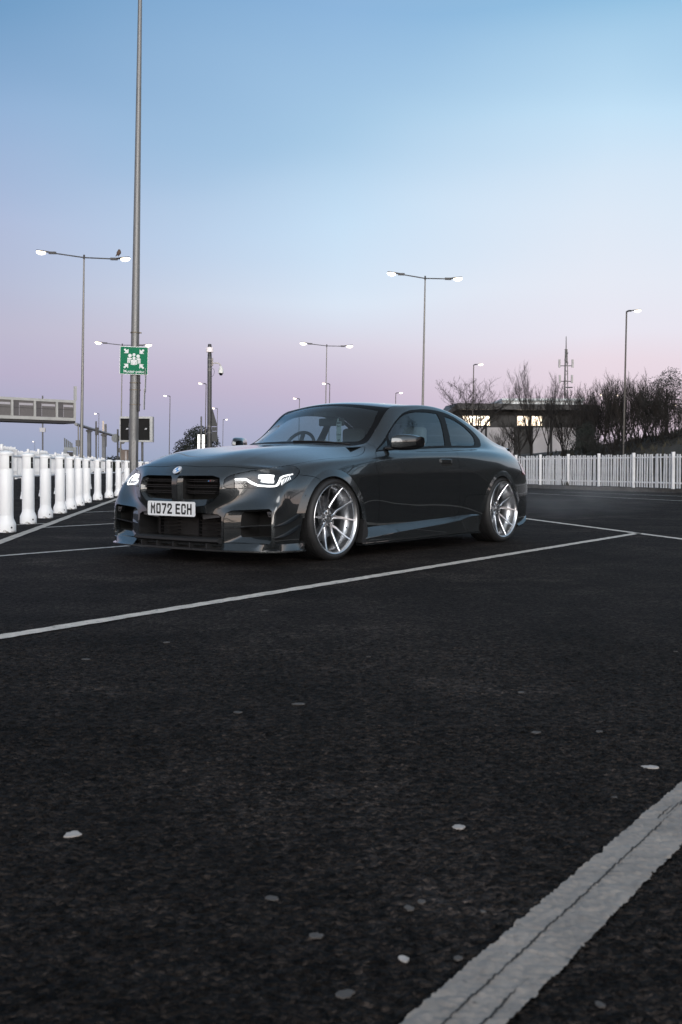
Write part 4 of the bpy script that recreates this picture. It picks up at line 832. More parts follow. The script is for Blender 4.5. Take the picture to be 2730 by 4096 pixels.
# ---- what stands out of view to the right and behind, as the paintwork mirrors it: dark hedge banks and bare trees
BK = noisy(mat('hedge_dark', (.012, .013, .011), .9), .4, .5)
def hedge_bank(pts, base, amp, seed, name):
    V = []; F = []; k = 0
    for i in range(len(pts) - 1):
        a, b = Vector(pts[i]), Vector(pts[i + 1]); m_ = int((b - a).length / .6)
        for j in range(m_): 
            p = a.lerp(b, j / m_); h_ = base + amp * (noise.noise(Vector((k * .11, seed, 0))) + .5 * noise.noise(Vector((k * .5, seed, 4))) + .3 * noise.noise(Vector((k * 1.7, seed, 8)))); n_ = Vector((-(b - a).y, (b - a).x)).normalized()
            V += [(p.x - n_.x * 2, p.y - n_.y * 2, -.1), (p.x - n_.x * 1.4, p.y - n_.y * 1.4, h_ * .8), (p.x, p.y, h_), (p.x + n_.x * 1.4, p.y + n_.y * 1.4, h_ * .8), (p.x + n_.x * 2, p.y + n_.y * 2, -.1)]; k += 1
    for i in range(k - 1):
        for j in range(4): F.append((i * 5 + j, i * 5 + j + 1, (i + 1) * 5 + j + 1, (i + 1) * 5 + j))
    return tag(link(name, mesh(name, V, F), BK), 'dark far treeline around the car park', 'treeline', kind='stuff')
hedge_bank([(58, 62), (66, 30), (60, 0), (40, -34), (0, -52), (-44, -46), (-70, -10)], 4.2, 1.8, 3, 'treeline')
g_ = random.Random(4)
for i, (x, y, s) in enumerate(((24, 14, 1.5), (28, 19, 1.7), (33, 12, 1.8), (27, 6, 1.5), (36, 24, 1.9), (40, 5, 2.0), (-16, -30, 1.9), (-24, -26, 1.7), (10, -40, 2.0), (-36, -18, 2.0), (34, -16, 1.9), (22, -28, 1.8))):
    tr((TA, TB)[i % 2], x, y, s * 1.0, i * 1.1, 'bare tree ' + ('to the right of the camera, nearest of its row', 'to the right of the camera, second of its row', 'to the right of the camera with the widest crown', 'to the right, close beside the car park edge', 'far right, level with the car', 'far right, level with the camera', 'behind the camera to the left, nearer one', 'behind the camera to the left, farther one', 'straight behind the camera, tallest', 'far behind the camera at the left end', 'behind the camera to the right', 'behind the camera to the right, farther back')[i] + ', outside the photo', group='bare trees outside the frame')


# ================================================================== the coupe
# car frame: x = metres behind the front axle, y = minus the lateral offset (the car's left is negative), z up
CAR = empty('car', (-0.7728, 9.0042, 0), 0.9201, label='dark grey two-door sports coupe with silver multi-spoke wheels parked in the marked bay', cat='car')
def P3(s, y, z): return Vector((s, -y, z))
# lengthwise rows of the left half, columns front to rear; each entry (s, y, z) lies on the skin
COLS = 17
ROW = {}
ROW['k0'] = [(-.705,.885,.13),(-.58,.905,.13),(-.40,.925,.14),(-.20,.935,.15),(.05,.935,.16),(.34,0.893,.16),(.58,0.866,.17),(.80,0.864,.18),(1.02,0.864,.18),(1.25,0.864,.18),(1.5,0.865,.18),(1.9,0.874,.18),(2.3,0.903,.17),(2.65,.935,.16),(2.95,.93,.16),(3.25,.88,.17),(3.40,.80,.20)]
ROW['k1'] = [(-.71,.89,.20),(-.58,.912,.20),(-.40,.93,.21),(-.20,.94,.25),(.05,.945,.27),(.34,0.901,.27),(.58,0.877,.28),(.80,0.875,.28),(1.02,0.875,.28),(1.25,0.875,.28),(1.5,0.876,.28),(1.9,0.886,.28),(2.3,0.913,.27),(2.65,.945,.26),(2.95,.94,.26),(3.27,.89,.27),(3.42,.80,.29)]
ROW['k2'] = [(-.71,.89,.29),(-.58,.914,.30),(-.40,.932,.31),(-.20,.943,.36),(.05,.947,.38),(.34,0.909,.38),(.58,0.887,.39),(.80,0.885,.39),(1.02,0.885,.39),(1.25,0.885,.39),(1.5,0.886,.39),(1.9,0.897,.39),(2.3,0.921,.38),(2.65,.947,.37),(2.95,.942,.37),(3.28,.893,.38),(3.45,.80,.40)]
ROW['k3'] = [(-.70,.892,.385),(-.58,.915,.39),(-.40,.932,.405),(-.20,.943,.46),(.05,.947,.48),(.34,0.916,.48),(.58,0.896,.49),(.80,0.893,.49),(1.02,0.893,.49),(1.25,0.893,.49),(1.5,0.895,.49),(1.9,0.906,.49),(2.3,0.929,.49),(2.65,.947,.48),(2.95,.942,.48),(3.28,.893,.49),(3.455,.80,.50)]
ROW['k4'] = [(-.675,.895,.465),(-.56,.913,.475),(-.40,.927,.49),(-.20,.94,.55),(.05,.945,.57),(.34,0.922,.58),(.58,0.903,.59),(.80,0.900,.59),(1.02,0.900,.59),(1.25,0.900,.59),(1.5,0.902,.60),(1.9,0.914,.60),(2.3,0.935,.60),(2.65,.946,.59),(2.95,.936,.60),(3.27,.888,.60),(3.44,.80,.60)]
ROW['k5'] = [(-.64,.893,.545),(-.53,.905,.56),(-.385,.917,.58),(-.20,.93,.635),(.05,.936,.66),(.34,0.925,.67),(.58,0.909,.68),(.80,0.906,.69),(1.02,0.906,.69),(1.25,0.906,.69),(1.5,0.908,.70),(1.9,0.920,.70),(2.3,0.936,.71),(2.65,.938,.71),(2.95,.922,.71),(3.24,.872,.705),(3.40,.80,.69)]
ROW['k6'] = [(-.59,.872,.625),(-.49,.880,.635),(-.36,.892,.66),(-.20,0.900,.71),(.05,0.906,.735),(.34,0.902,.75),(.58,0.894,.765),(.80,0.892,.775),(1.02,0.892,.78),(1.25,0.892,.785),(1.5,0.894,.79),(1.9,0.902,.80),(2.3,0.912,.81),(2.65,.912,.81),(2.95,.890,.80),(3.20,.848,.785),(3.35,.79,.76)]
ROW['k7'] = [(-.55,.838,.685),(-.45,.843,.70),(-.34,.85,.725),(-.20,.858,.758),(.05,.865,.785),(.34,.868,.80),(.58,.868,.82),(.80,.868,.84),(1.02,.868,.85),(1.25,.868,.86),(1.5,.868,.868),(1.9,.872,.88),(2.3,.873,.888),(2.65,.862,.888),(2.95,.838,.872),(3.17,.81,.85),(3.31,.77,.82)]
ROW['a']  = [(-.60,.765,.712),(-.52,.772,.730),(-.40,.780,.752),(-.20,.788,.787),(.05,.793,.812),(.34,.79,.832),(.58,.79,.86),(.80,.805,.888),(1.02,.808,.898),(1.25,.808,.906),(1.5,.806,.914),(1.9,.802,.926),(2.3,.790,.943),(2.65,.768,.948),(2.95,.742,.938),(3.17,.72,.918),(3.33,.69,.885)]
ROW['b']  = [(-.675,.63,.728),(-.60,.64,.752),(-.46,.655,.792),(-.22,.665,.826),(.05,.672,.850),(.34,.675,.872),(.60,.690,.902),(.82,.728,.952),(1.04,.705,1.062),(1.25,.680,1.172),(1.5,.660,1.252),(1.9,.652,1.272),(2.3,.668,1.205),(2.65,.695,1.075),(2.95,.675,.985),(3.20,.650,.950),(3.38,.62,.915)]
ROW['c']  = [(-.732,.475,.734),(-.67,.50,.768),(-.50,.515,0.8250),(-.24,.525,0.8640),(.05,.530,0.8890),(.34,.535,0.9100),(.62,.650,.922),(.82,.650,.985),(1.02,.625,1.140),(1.20,.600,1.272),(1.5,.575,1.308),(1.9,.565,1.312),(2.28,.580,1.262),(2.65,.610,1.150),(2.95,.610,1.045),(3.22,.590,.975),(3.41,.56,.930)]
ROW['d']  = [(-.768,.31,.738),(-.70,.335,.782),(-.52,.355,0.8490),(-.25,.365,0.8890),(.05,.370,0.9140),(.32,.375,0.9330),(.54,.42,.940),(.73,.42,1.040),(.94,.40,1.170),(1.15,.38,1.300),(1.47,.36,1.334),(1.9,.36,1.338),(2.28,.37,1.290),(2.65,.39,1.178),(2.95,.39,1.068),(3.24,.38,.990),(3.44,.36,.940)]
ROW['e']  = [(-.797,.12,.740),(-.72,.17,.790),(-.53,.175,0.8460),(-.25,.18,0.8860),(.05,.185,0.9110),(.30,.19,0.9280),(.50,.21,.945),(.68,.21,1.053),(.90,.20,1.190),(1.12,.19,1.316),(1.45,.18,1.347),(1.9,.18,1.350),(2.28,.18,1.303),(2.65,.195,1.190),(2.95,.195,1.078),(3.25,.19,.995),(3.455,.18,.943)]
ROW['f']  = [(-.803,0,.741),(-.725,0,.792),(-.53,0,0.8440),(-.25,0,0.8840),(.05,0,0.9090),(.30,0,0.9260),(.485,0,.947),(.665,0,1.057),(.885,0,1.196),(1.11,0,1.321),(1.44,0,1.351),(1.9,0,1.354),(2.28,0,1.307),(2.65,0,1.194),(2.95,0,1.081),(3.25,0,.996),(3.46,0,.944)]
RK = ['k0','k1','k2','k3','k4','k5','k6','k7','a','b','c','d','e','f']
# front cap: rows bottom..top for the inner columns a..f (the outer column is k0..k6 of the tube)
FC = [ [(-.75,.79,.13),(-.785,.63,.13),(-.815,.47,.13),(-.835,.30,.13),(-.85,.10,.13),(-.85,0,.13)],
       [(-.755,.79,.20),(-.79,.63,.20),(-.82,.46,.20),(-.838,.30,.20),(-.852,.10,.20),(-.852,0,.20)],
       [(-.755,.79,.29),(-.79,.63,.29),(-.82,.455,.29),(-.835,.30,.29),(-.85,.10,.29),(-.85,0,.29)],
       [(-.745,.79,.385),(-.78,.63,.39),(-.812,.45,.39),(-.835,.30,.39),(-.85,.10,.39),(-.85,0,.39)],
       [(-.705,.79,.47),(-.725,.64,.465),(-.800,.455,.455),(-.835,.33,.455),(-.865,.10,.455),(-.865,0,.455)],
       [(-.67,.79,.555),(-.70,.64,.555),(-.812,.462,.555),(-.84,.36,.555),(-.868,.10,.555),(-.868,0,.555)],
       [(-.635,.785,.64),(-.69,.64,.65),(-.795,.458,.655),(-.822,.33,.658),(-.860,.11,.660),(-.863,0,.660)] ]
BC = [ [(3.43,.70,.20),(3.47,.55,.20),(3.50,.45,.20),(3.53,.30,.20),(3.55,.12,.20),(3.55,0,.20)],
       [(3.47,.70,.29),(3.52,.55,.29),(3.55,.45,.29),(3.58,.30,.29),(3.60,.12,.29),(3.60,0,.29)],
       [(3.50,.70,.40),(3.56,.55,.40),(3.59,.45,.40),(3.62,.30,.40),(3.64,.12,.40),(3.64,0,.40)],
       [(3.50,.70,.50),(3.57,.55,.50),(3.60,.45,.50),(3.63,.30,.50),(3.65,.12,.50),(3.65,0,.50)],
       [(3.48,.70,.60),(3.54,.55,.60),(3.57,.45,.60),(3.60,.30,.60),(3.62,.12,.60),(3.62,0,.60)],
       [(3.44,.70,.69),(3.50,.55,.69),(3.53,.45,.69),(3.56,.30,.69),(3.58,.12,.69),(3.58,0,.69)],
       [(3.40,.70,.77),(3.47,.56,.78),(3.50,.46,.79),(3.53,.31,.80),(3.55,.13,.81),(3.55,0,.81)] ]
def build_cage():
    V = []; idx = {}; tags = []
    def vid(key, p):
        if key not in idx: idx[key] = len(V); V.append(p)
        return idx[key]
    F = []
    for side in (1, -1):
        def tv(r, i):
            s, y, z = ROW[RK[r]][i]
            return vid(('t', r, i, 0 if r == 13 else side), (s, y * side, z))
        def quad(a, b, c, d, t):
            F.append((a, b, c, d) if side > 0 else (d, c, b, a)); tags.append(t)
        for r in range(13):
            for i in range(COLS - 1): quad(tv(r, i), tv(r + 1, i), tv(r + 1, i + 1), tv(r, i + 1), ('T', r, i, side))
        def cap(tab, i, nm, flip):
            def cv(r, c):            # r 0..7, c 0..6
                if c == 0: return tv(r, i)
                if r == 7: return tv(7 + c, i)
                s, y, z = tab[r][c - 1]
                return vid((nm, r, c, 0 if c == 6 else side), (s, y * side, z))
            for r in range(7):
                for c in range(6):
                    qd = (cv(r, c), cv(r, c + 1), cv(r + 1, c + 1), cv(r + 1, c))
                    if flip: qd = qd[::-1]
                    quad(*qd, (nm, r, c, side))
        cap(FC, 0, 'F', False); cap(BC, COLS - 1, 'B', True)
    return V, F, tags
def subsurf_body(level=3):
    V, F, tags = build_cage()
    T = np.array([(s, -y, z) for s, y, z in V]); P = T.copy()
    me = bpy.data.meshes.new('cage'); me.from_pydata([tuple(p) for p in P], [], F)
    for i in range(len(tags)): me.materials.append(None) if False else None
    o = bpy.data.objects.new('cage', me); C.objects.link(o)
    cr = me.attributes.new('crease_edge', 'FLOAT', 'EDGE')
    KEY = {}
    for e in me.edges: KEY[tuple(sorted(e.vertices))] = e.index
    # creases
    for fi, t in enumerate(tags):
        f = F[fi]; q = f if t[3] > 0 else f[::-1]
        def setc(a, b, v): cr.data[KEY[tuple(sorted((a, b)))]].value = v
        if t[0] == 'T' and t[2] == 0 and t[1] <= 3: setc(q[0], q[1], .75)       # vertical corner of the front bumper
        if t[0] == 'T' and t[1] == 9 and 6 <= t[2] <= 9: setc(q[1], q[2], .55)   # edge of the windscreen (row c)
        if t[0] == 'T' and t[1] == 9 and 10 <= t[2] <= 13: setc(q[1], q[2], .25)
        if t[0] == 'T' and t[1] == 5 and 3 <= t[2] <= 13: setc(q[0], q[3], .7 if 4 <= t[2] <= 11 else .4)   # character line along the flank
        if t[0] == 'T' and t[1] == 8 and 6 <= t[2] <= 12: setc(q[0], q[3], .35)  # belt line (row a)
        if t[0] == 'T' and t[1] == 9 and 1 <= t[2] <= 4: setc(q[1], q[2], .6)   # bonnet crest
    md = o.modifiers.new('s', 'SUBSURF'); md.levels = md.render_levels = 2; md.use_limit_surface = True
    for it in range(3):
        me.vertices.foreach_set('co', P.ravel()); me.update()
        dg = bpy.context.evaluated_depsgraph_get(); ev = o.evaluated_get(dg); em = ev.to_mesh()
        co = np.empty(len(em.vertices) * 3); em.vertices.foreach_get('co', co); Lm = co.reshape(-1, 3)[:len(P)].copy(); ev.to_mesh_clear()
        P = P + .8 * (T - Lm)
    me.vertices.foreach_set('co', P.ravel()); me.update()
    md.levels = level
    dg = bpy.context.evaluated_depsgraph_get(); ev = o.evaluated_get(dg); em = bpy.data.meshes.new_from_object(ev)
    if sum(p.normal.z for p in em.polygons if p.center.z > 1.2) < 0: em.flip_normals()
    k = len(em.polygons) // len(F)
    ft = [tags[i // k] for i in range(len(em.polygons))]
    bpy.data.objects.remove(o)
    return em, ft, np.abs(T - Lm).max()
BODY, FT, ERR = subsurf_body()

# ---- normals and projection helpers taken from the smooth whole skin
BVERTS = [v.co.copy() for v in BODY.vertices]; BNORM = [v.normal.copy() for v in BODY.vertices]
BPOLY = [tuple(p.vertices) for p in BODY.polygons]
BBVH = BVHTree.FromPolygons(BVERTS, BPOLY)
def skin_normal(p):
    loc, n, i, d = BBVH.find_nearest(p)
    if i is None: return Vector((0, 0, 1))
    vs = BPOLY[i]; ws = [1 / ((BVERTS[k] - loc).length + 1e-5) ** 1 for k in vs]
    # inverse bilinear is overkill; barycentric over the better triangle
    from mathutils.geometry import barycentric_transform
    if len(vs) == 4:
        a, b, c, e = (BVERTS[k] for k in vs); na, nb, nc, ne = (BNORM[k] for k in vs)
        t1 = (a, b, c, na, nb, nc) if (loc - b).length <= (loc - e).length else (a, c, e, na, nc, ne)
        r = barycentric_transform(loc, *t1)
        if r.length > 1e-6: return r.normalized()
    s = Vector()
    for k, w_ in zip(vs, ws): s += BNORM[k] * w_
    return s.normalized()
def on_skin_front(y, z):                    # point of the front skin at (y, z)
    h_ = BBVH.ray_cast(Vector((-1.6, -y, z)), Vector((1, 0, 0))); return h_[0].x
def on_skin_side(s, z, d=0):
    h_ = BBVH.ray_cast(Vector((s, -1.6, z)), Vector((0, 1, 0))); return (-h_[0].y if h_[0] is not None else .87)
def smooth_poly(pts, step=.018, closed=True, corner=50):
    """Catmull-Rom through the points, sharp where the outline turns by more than `corner` degrees"""
    P = [np.array(p, float) for p in pts]; n = len(P); out = []
    def ang(i):
        a = P[i] - P[i - 1]; b = P[(i + 1) % n] - P[i]
        return math.degrees(math.acos(max(-1, min(1, a @ b / (np.linalg.norm(a) * np.linalg.norm(b) + 1e-12)))))
    sharp = [(ang(i) > corner) if (closed or 0 < i < n - 1) else True for i in range(n)]
    for i in range(n if closed else n - 1):
        p1, p2 = P[i], P[(i + 1) % n]; L_ = np.linalg.norm(p2 - p1)
        m1 = (p2 - p1) if sharp[i] else (p2 - P[i - 1]) * L_ / (L_ + np.linalg.norm(p1 - P[i - 1]) + 1e-9)
        m2 = (p2 - p1) if sharp[(i + 1) % n] else (P[(i + 2) % n] - p1) * L_ / (L_ + np.linalg.norm(P[(i + 2) % n] - p2) + 1e-9)
        k = max(1, int(L_ / step))
        for j in range(k):
            t = j / k; t2 = t * t; t3 = t2 * t
            out.append((2 * t3 - 3 * t2 + 1) * p1 + (t3 - 2 * t2 + t) * m1 + (-2 * t3 + 3 * t2) * p2 + (t3 - t2) * m2)
    if not closed: out.append(P[-1])
    return [tuple(p) for p in out]
def inside(poly, x, y):
    c = False; j = len(poly) - 1
    for i in range(len(poly)):
        xi, yi = poly[i]; xj, yj = poly[j]
        if (yi > y) != (yj > y) and x < (xj - xi) * (y - yi) / (yj - yi) + xi: c = not c
        j = i
    return c
# projections: (first axis, second axis, looking direction) in mesh coordinates
AX = {'side': (Vector((1, 0, 0)), Vector((0, 0, 1)), Vector((0, 1, 0))),
      'front': (Vector((0, -1, 0)), Vector((0, 0, 1)), Vector((1, 0, 0))),
      'top': (Vector((1, 0, 0)), Vector((0, -1, 0)), Vector((0, 0, 1))),
      'diag': (Vector((1, -1, 0)) / math.sqrt(2), Vector((0, 0, 1)), Vector((1, 1, 0)) / math.sqrt(2))}
bm = bmesh.new(); bm.from_mesh(BODY)
lay = bm.faces.layers.int.new('tag')
TAGL = {}; TAGS = []
for f, t in zip(bm.faces, FT):
    if t not in TAGL: TAGL[t] = len(TAGS); TAGS.append(t)
    f[lay] = TAGL[t]
bmesh.ops.delete(bm, geom=[v for v in bm.verts if v.co.y > 1e-5], context='VERTS')
def knife(poly, proj, ok, closed=True):
    a, b, d = AX[proj]
    xs = [p[0] for p in poly]; ys = [p[1] for p in poly]; bb = (min(xs) - .05, max(xs) + .05, min(ys) - .05, max(ys) + .05)
    def pr(v): return v.co.dot(a), v.co.dot(b)
    cand = set()
    for f in bm.faces:
        c = f.calc_center_median(); u, v_ = c.dot(a), c.dot(b)
        if bb[0] < u < bb[1] and bb[2] < v_ < bb[3] and ok(c, TAGS[f[lay]], f.normal): cand.add(f)
    n = len(poly)
    for i in range(n if closed else n - 1):
        p = poly[i]; q_ = poly[(i + 1) % n]
        ex, ey = q_[0] - p[0], q_[1] - p[1]
        if abs(ex) + abs(ey) < 1e-7: continue
        no = (a * -ey + b * ex).normalized(); co = a * p[0] + b * p[1]
        x0, x1 = sorted((p[0], q_[0])); y0, y1 = sorted((p[1], q_[1])); e = 1e-4
        sel = []
        for f in cand:
            uv = [pr(v) for v in f.verts]
            if max(u[0] for u in uv) < x0 - e or min(u[0] for u in uv) > x1 + e or max(u[1] for u in uv) < y0 - e or min(u[1] for u in uv) > y1 + e: continue
            sd = [(u[0] - p[0]) * -ey + (u[1] - p[1]) * ex for u in uv]
            if min(sd) < -1e-9 and max(sd) > 1e-9: sel.append(f)
        if not sel: continue
        geom = list({e_ for f in sel for e_ in f.edges} | {v for f in sel for v in f.verts}) + sel
        r_ = bmesh.ops.bisect_plane(bm, geom=geom, dist=2e-5, plane_co=co, plane_no=no)
        cand = {f for f in cand if f.is_valid} | {g for g in r_['geom'] if isinstance(g, bmesh.types.BMFace)}
sideok = lambda c, t, n: t[0] == 'T' and t[1] <= 9 and c.y < -.3
# ---- outlines, all measured on the skin in metres
ARCHF = smooth_poly([(-.47,.05),(-.465,.13),(-.437,.288),(-.385,.448),(-.308,.562),(-.222,.625),(-.13,.657),(-.034,.664),(.077,.632),(.18,.568),(.279,.468),(.335,.389),(.365,.312),(.375,.23),(.38,.05)], .03, corner=60)
ARCHR = smooth_poly([(2.25,.05),(2.30,.20),(2.344,.33),(2.385,.456),(2.445,.556),(2.544,.632),(2.649,.655),(2.773,.630),(2.901,.522),(2.985,.385),(3.03,.24),(3.05,.05)], .03, corner=60)
FLF = smooth_poly([(-.49,.39),(-.446,.480),(-.378,.566),(-.29,.640),(-.216,.680),(-.122,.713),(-.01,.723),(.112,.697),(.215,.632),(.321,.545),(.40,.440),(.45,.31),(.47,.20),(.40,.20),(.2,.3),(-.3,.3)], .03, corner=60)
FLR = smooth_poly([(2.27,.34),(2.325,.42),(2.381,.518),(2.457,.605),(2.562,.678),(2.68,.706),(2.80,.690),(2.894,.620),(2.98,.52),(3.05,.40),(2.9,.3),(2.4,.3)], .03, corner=60)
DLO = smooth_poly([(.700,.871),(.884,.956),(1.049,1.063),(1.194,1.157),(1.307,1.217),(1.41,1.248),(1.509,1.266),(1.725,1.282),(1.957,1.274),(2.144,1.244),(2.318,1.184),(2.455,1.122),(2.549,1.058),(2.584,1.015),(2.555,.965),(2.48,.938),(1.943,.926),(1.412,.907),(.992,.889)])
GL1 = smooth_poly([(.985,.945),(.99,1.003),(1.097,1.085),(1.211,1.157),(1.337,1.213),(1.507,1.243),(1.697,1.252),(1.895,1.246),(1.908,1.18),(1.882,1.052),(1.835,.942),(1.447,.929),(1.02,.910)])
GL2 = smooth_poly([(2.02,1.222),(2.134,1.207),(2.276,1.163),(2.387,1.103),(2.451,1.050),(2.455,1.012),(2.43,.965),(2.358,.950),(1.955,.945),(1.987,1.055),(2.005,1.163)])
DOORL = [(.699,.871),(.623,.825),(.582,.774),(.583,.723),(.604,.685),(.619,.596),(.642,.468),(.648,.365),(.639,.289),(.625,.238)]
DOOR = smooth_poly([(.699,.869)] + DOORL[1:] + [(1.067,.250),(1.56,.268),(1.86,.279),(1.907,.301),(1.933,.336),(1.928,.407),(1.919,.535),(1.913,.677),(1.900,.776),(1.915,.854),(1.93,.9262),(1.412,.9072),(.992,.8892)], .03)
WING = smooth_poly([(-.225,.60),(-.226,.645),(-.259,.661),(-.314,.669),(-.393,.677),(-.47,.80),(-.3,1.0),(.69,1.0),(.699,.871)] + DOORL[1:] + [(.62,.05),(.2,.05),(-.2,.05)], .03)
KIT = smooth_poly([(1.935,.275),(1.975,.32),(1.998,.384),(2.022,.455),(2.063,.473),(2.4,.481),(2.4,.05),(1.93,.05)], .03)
RBUMP = smooth_poly([(2.85,.45),(2.891,.592),(2.974,.633),(3.074,.678),(3.19,.735),(3.7,.80),(3.7,.05),(2.85,.05)], .03)
BONNET = smooth_poly([(-.805,-.1),(-.803,0),(-.792,.184),(-.756,.376),(-.708,.546),(-.662,.652),(-.60,.712),(-.50,.762),(-.382,.787),(-.14,.810),(.107,.816),(.363,.824),(.446,.814),(.533,.791),(.609,.756),(.675,.712),(.60,.668),(.56,.56),(.510,.42),(.470,.21),(.455,0),(.455,-.1)], .03, corner=40)
D2 = lambda s, y: (s + y) / math.sqrt(2)
HEAD = smooth_poly([(D2(-.785,.452),.636),(D2(-.769,.472),.661),(D2(-.752,.503),.675),(D2(-.713,.579),.695),(D2(-.662,.662),.712),(D2(-.474,.756),.741),(D2(-.384,.782),.751),(D2(-.372,.821),.737),(D2(-.368,.848),.717),(D2(-.381,.862),.697),(D2(-.415,.871),.673),(D2(-.47,.879),.645),(D2(-.553,.885),.617),(D2(-.614,.874),.598),(D2(-.652,.812),.586),(D2(-.7,.631),.576),(D2(-.774,.476),.572),(D2(-.79,.452),.583)], .02)
HBLK = smooth_poly([(D2(-.745,.518),.73),(D2(-.745,.518),.50),(D2(-1.0,.3),.50),(D2(-1.0,.3),.73)], .03)
KO = [(.030,.645),(.045,.666),(.36,.668),(.425,.652),(.440,.60),(.436,.53),(.380,.475),(.295,.440),(.20,.430),(.030,.430)]
KI = [(.052,.646),(.062,.656),(.372,.656),(.402,.645),(.414,.60),(.411,.540),(.372,.503),(.315,.487),(.20,.482),(.052,.480)]
IO = [(.475,.345),(.492,.385),(.535,.405),(.845,.422),(.868,.405),(.870,.32),(.870,.185),(.855,.163),(.492,.152),(.475,.172)]
II = [(.600,.345),(.602,.388),(.620,.394),(.840,.408),(.860,.394),(.862,.32),(.862,.225),(.850,.214),(.612,.206),(.600,.222)]
LO = [(-.1,.385),(.20,.383),(.42,.373),(.452,.355),(.457,.25),(.450,.200),(.42,.186),(-.1,.180)]
KOp, KIp, IOp, IIp = ([tuple(p) for p in smooth_poly(x, .02, corner=38)] for x in (KO, KO, IO, IO))
def paired(O, I, step=.02):
    """sample outer and inner outlines with the same count, corner by corner, lightly rounded"""
    o, i = [], []; n = len(O)
    for k in range(n):
        p, q_ = np.array(O[k]), np.array(O[(k + 1) % n]); r, t = np.array(I[k]), np.array(I[(k + 1) % n])
        m = max(1, int(np.linalg.norm(q_ - p) / step))
        for j in range(m): o.append(tuple(p + (q_ - p) * j / m)); i.append(tuple(r + (t - r) * j / m))
    return o, i
KOp, KIp = paired(KO, KI); IOp, IIp = paired(IO, II)
LOp, _ = paired(LO, LO)
frontok = lambda c, t, n: c.x < -.45 and n.x < -.15
knife(ARCHF, 'side', sideok); knife(ARCHR, 'side', sideok); knife(FLF, 'side', sideok); knife(FLR, 'side', sideok)
knife(DLO, 'side', sideok); knife(GL1, 'side', sideok); knife(GL2, 'side', sideok)
knife(DOOR, 'side', sideok); knife(WING, 'side', sideok); knife(KIT, 'side', sideok); knife(RBUMP, 'side', lambda c, t, n: c.x > 2.5 and c.z < .9)
knife(BONNET, 'top', lambda c, t, n: n.z > .12 and c.z > .6 and c.x < .8)
diagok = lambda c, t, n: c.x < -.2 and c.y < -.35 and n.x - n.y > -.1 * 0 and .5 < c.z < .8
diagok = lambda c, t, n: c.x < -.2 and c.y < -.35 and .5 < c.z < .8
knife(HEAD, 'diag', diagok); knife(HBLK, 'diag', diagok)
knife(KOp, 'front', frontok); knife(IOp, 'front', frontok); knife(LOp, 'front', frontok)
WSI = smooth_poly([(.50,-.1),(.52,0),(.535,.21),(.585,.42),(.70,.585),(.76,.610),(.95,.588),(1.11,.545),(1.085,.36),(1.065,.18),(1.06,0),(1.06,-.1)], .03)
knife(WSI, 'top', lambda c, t, n: t[0] == 'T' and t[1] >= 10 and 6 <= t[2] <= 8)
REG = {}
for f in bm.faces:
    c = f.calc_center_median(); t = TAGS[f[lay]]; n = f.normal; s, y, z = c.x, -c.y, c.z
    T_ = t[0] == 'T'; r = t[1]; i = t[2]; low = T_ and r <= 9
    if T_ and r <= 8 and (inside(ARCHF, s, z) or inside(ARCHR, s, z)): g = None
    elif low and s > .6 and inside(DLO, s, z): g = 'side_window' if inside(GL1, s, z) else 'quarter_window' if inside(GL2, s, z) else 'window_trim'
    elif T_ and r >= 10 and 6 <= i <= 8: g = 'windscreen' if inside(WSI, s, y) else 'windscreen_border'
    elif T_ and r >= 10 and 9 <= i <= 11: g = 'roof_panel'
    elif T_ and r >= 10 and 12 <= i <= 13: g = 'rear_window'
    elif T_ and r >= 10 and i >= 14 : g = 'boot_lid'
    elif diagok(c, t, n) and inside(HEAD, (s + y) / math.sqrt(2), z) : g = 'lampblack' if inside(HBLK, (s + y) / math.sqrt(2), z) else 'headlamp'
    elif frontok(c, t, n) and (inside(KOp, y, z) or inside(IOp, y, z) or inside(LOp, y, z)): g = None
    elif s < .8 and n.z > .12 and z > .6 and inside(BONNET, s, y): g = 'bonnet'
    elif T_ and r >= 10 and s > -.5 and i < 6: g = 'cowl_panel'
    elif low and s < .75 and inside(WING, s, z): g = 'front_wing'
    elif s < -.2: g = 'front_bumper'
    elif low and inside(DOOR, s, z): g = 'door'
    elif low and inside(KIT, s, z): g = 'side_skirt_panel'
    elif t[0] == 'B' and z > .72: g = 'boot_lid'
    elif t[0] == 'B' or inside(RBUMP, s, z): g = 'rear_bumper'
    elif low and s < .75: g = 'front_wing'
    else: g = 'quarter_panel'
    REG.setdefault(g, []).append(f)
del REG[None]
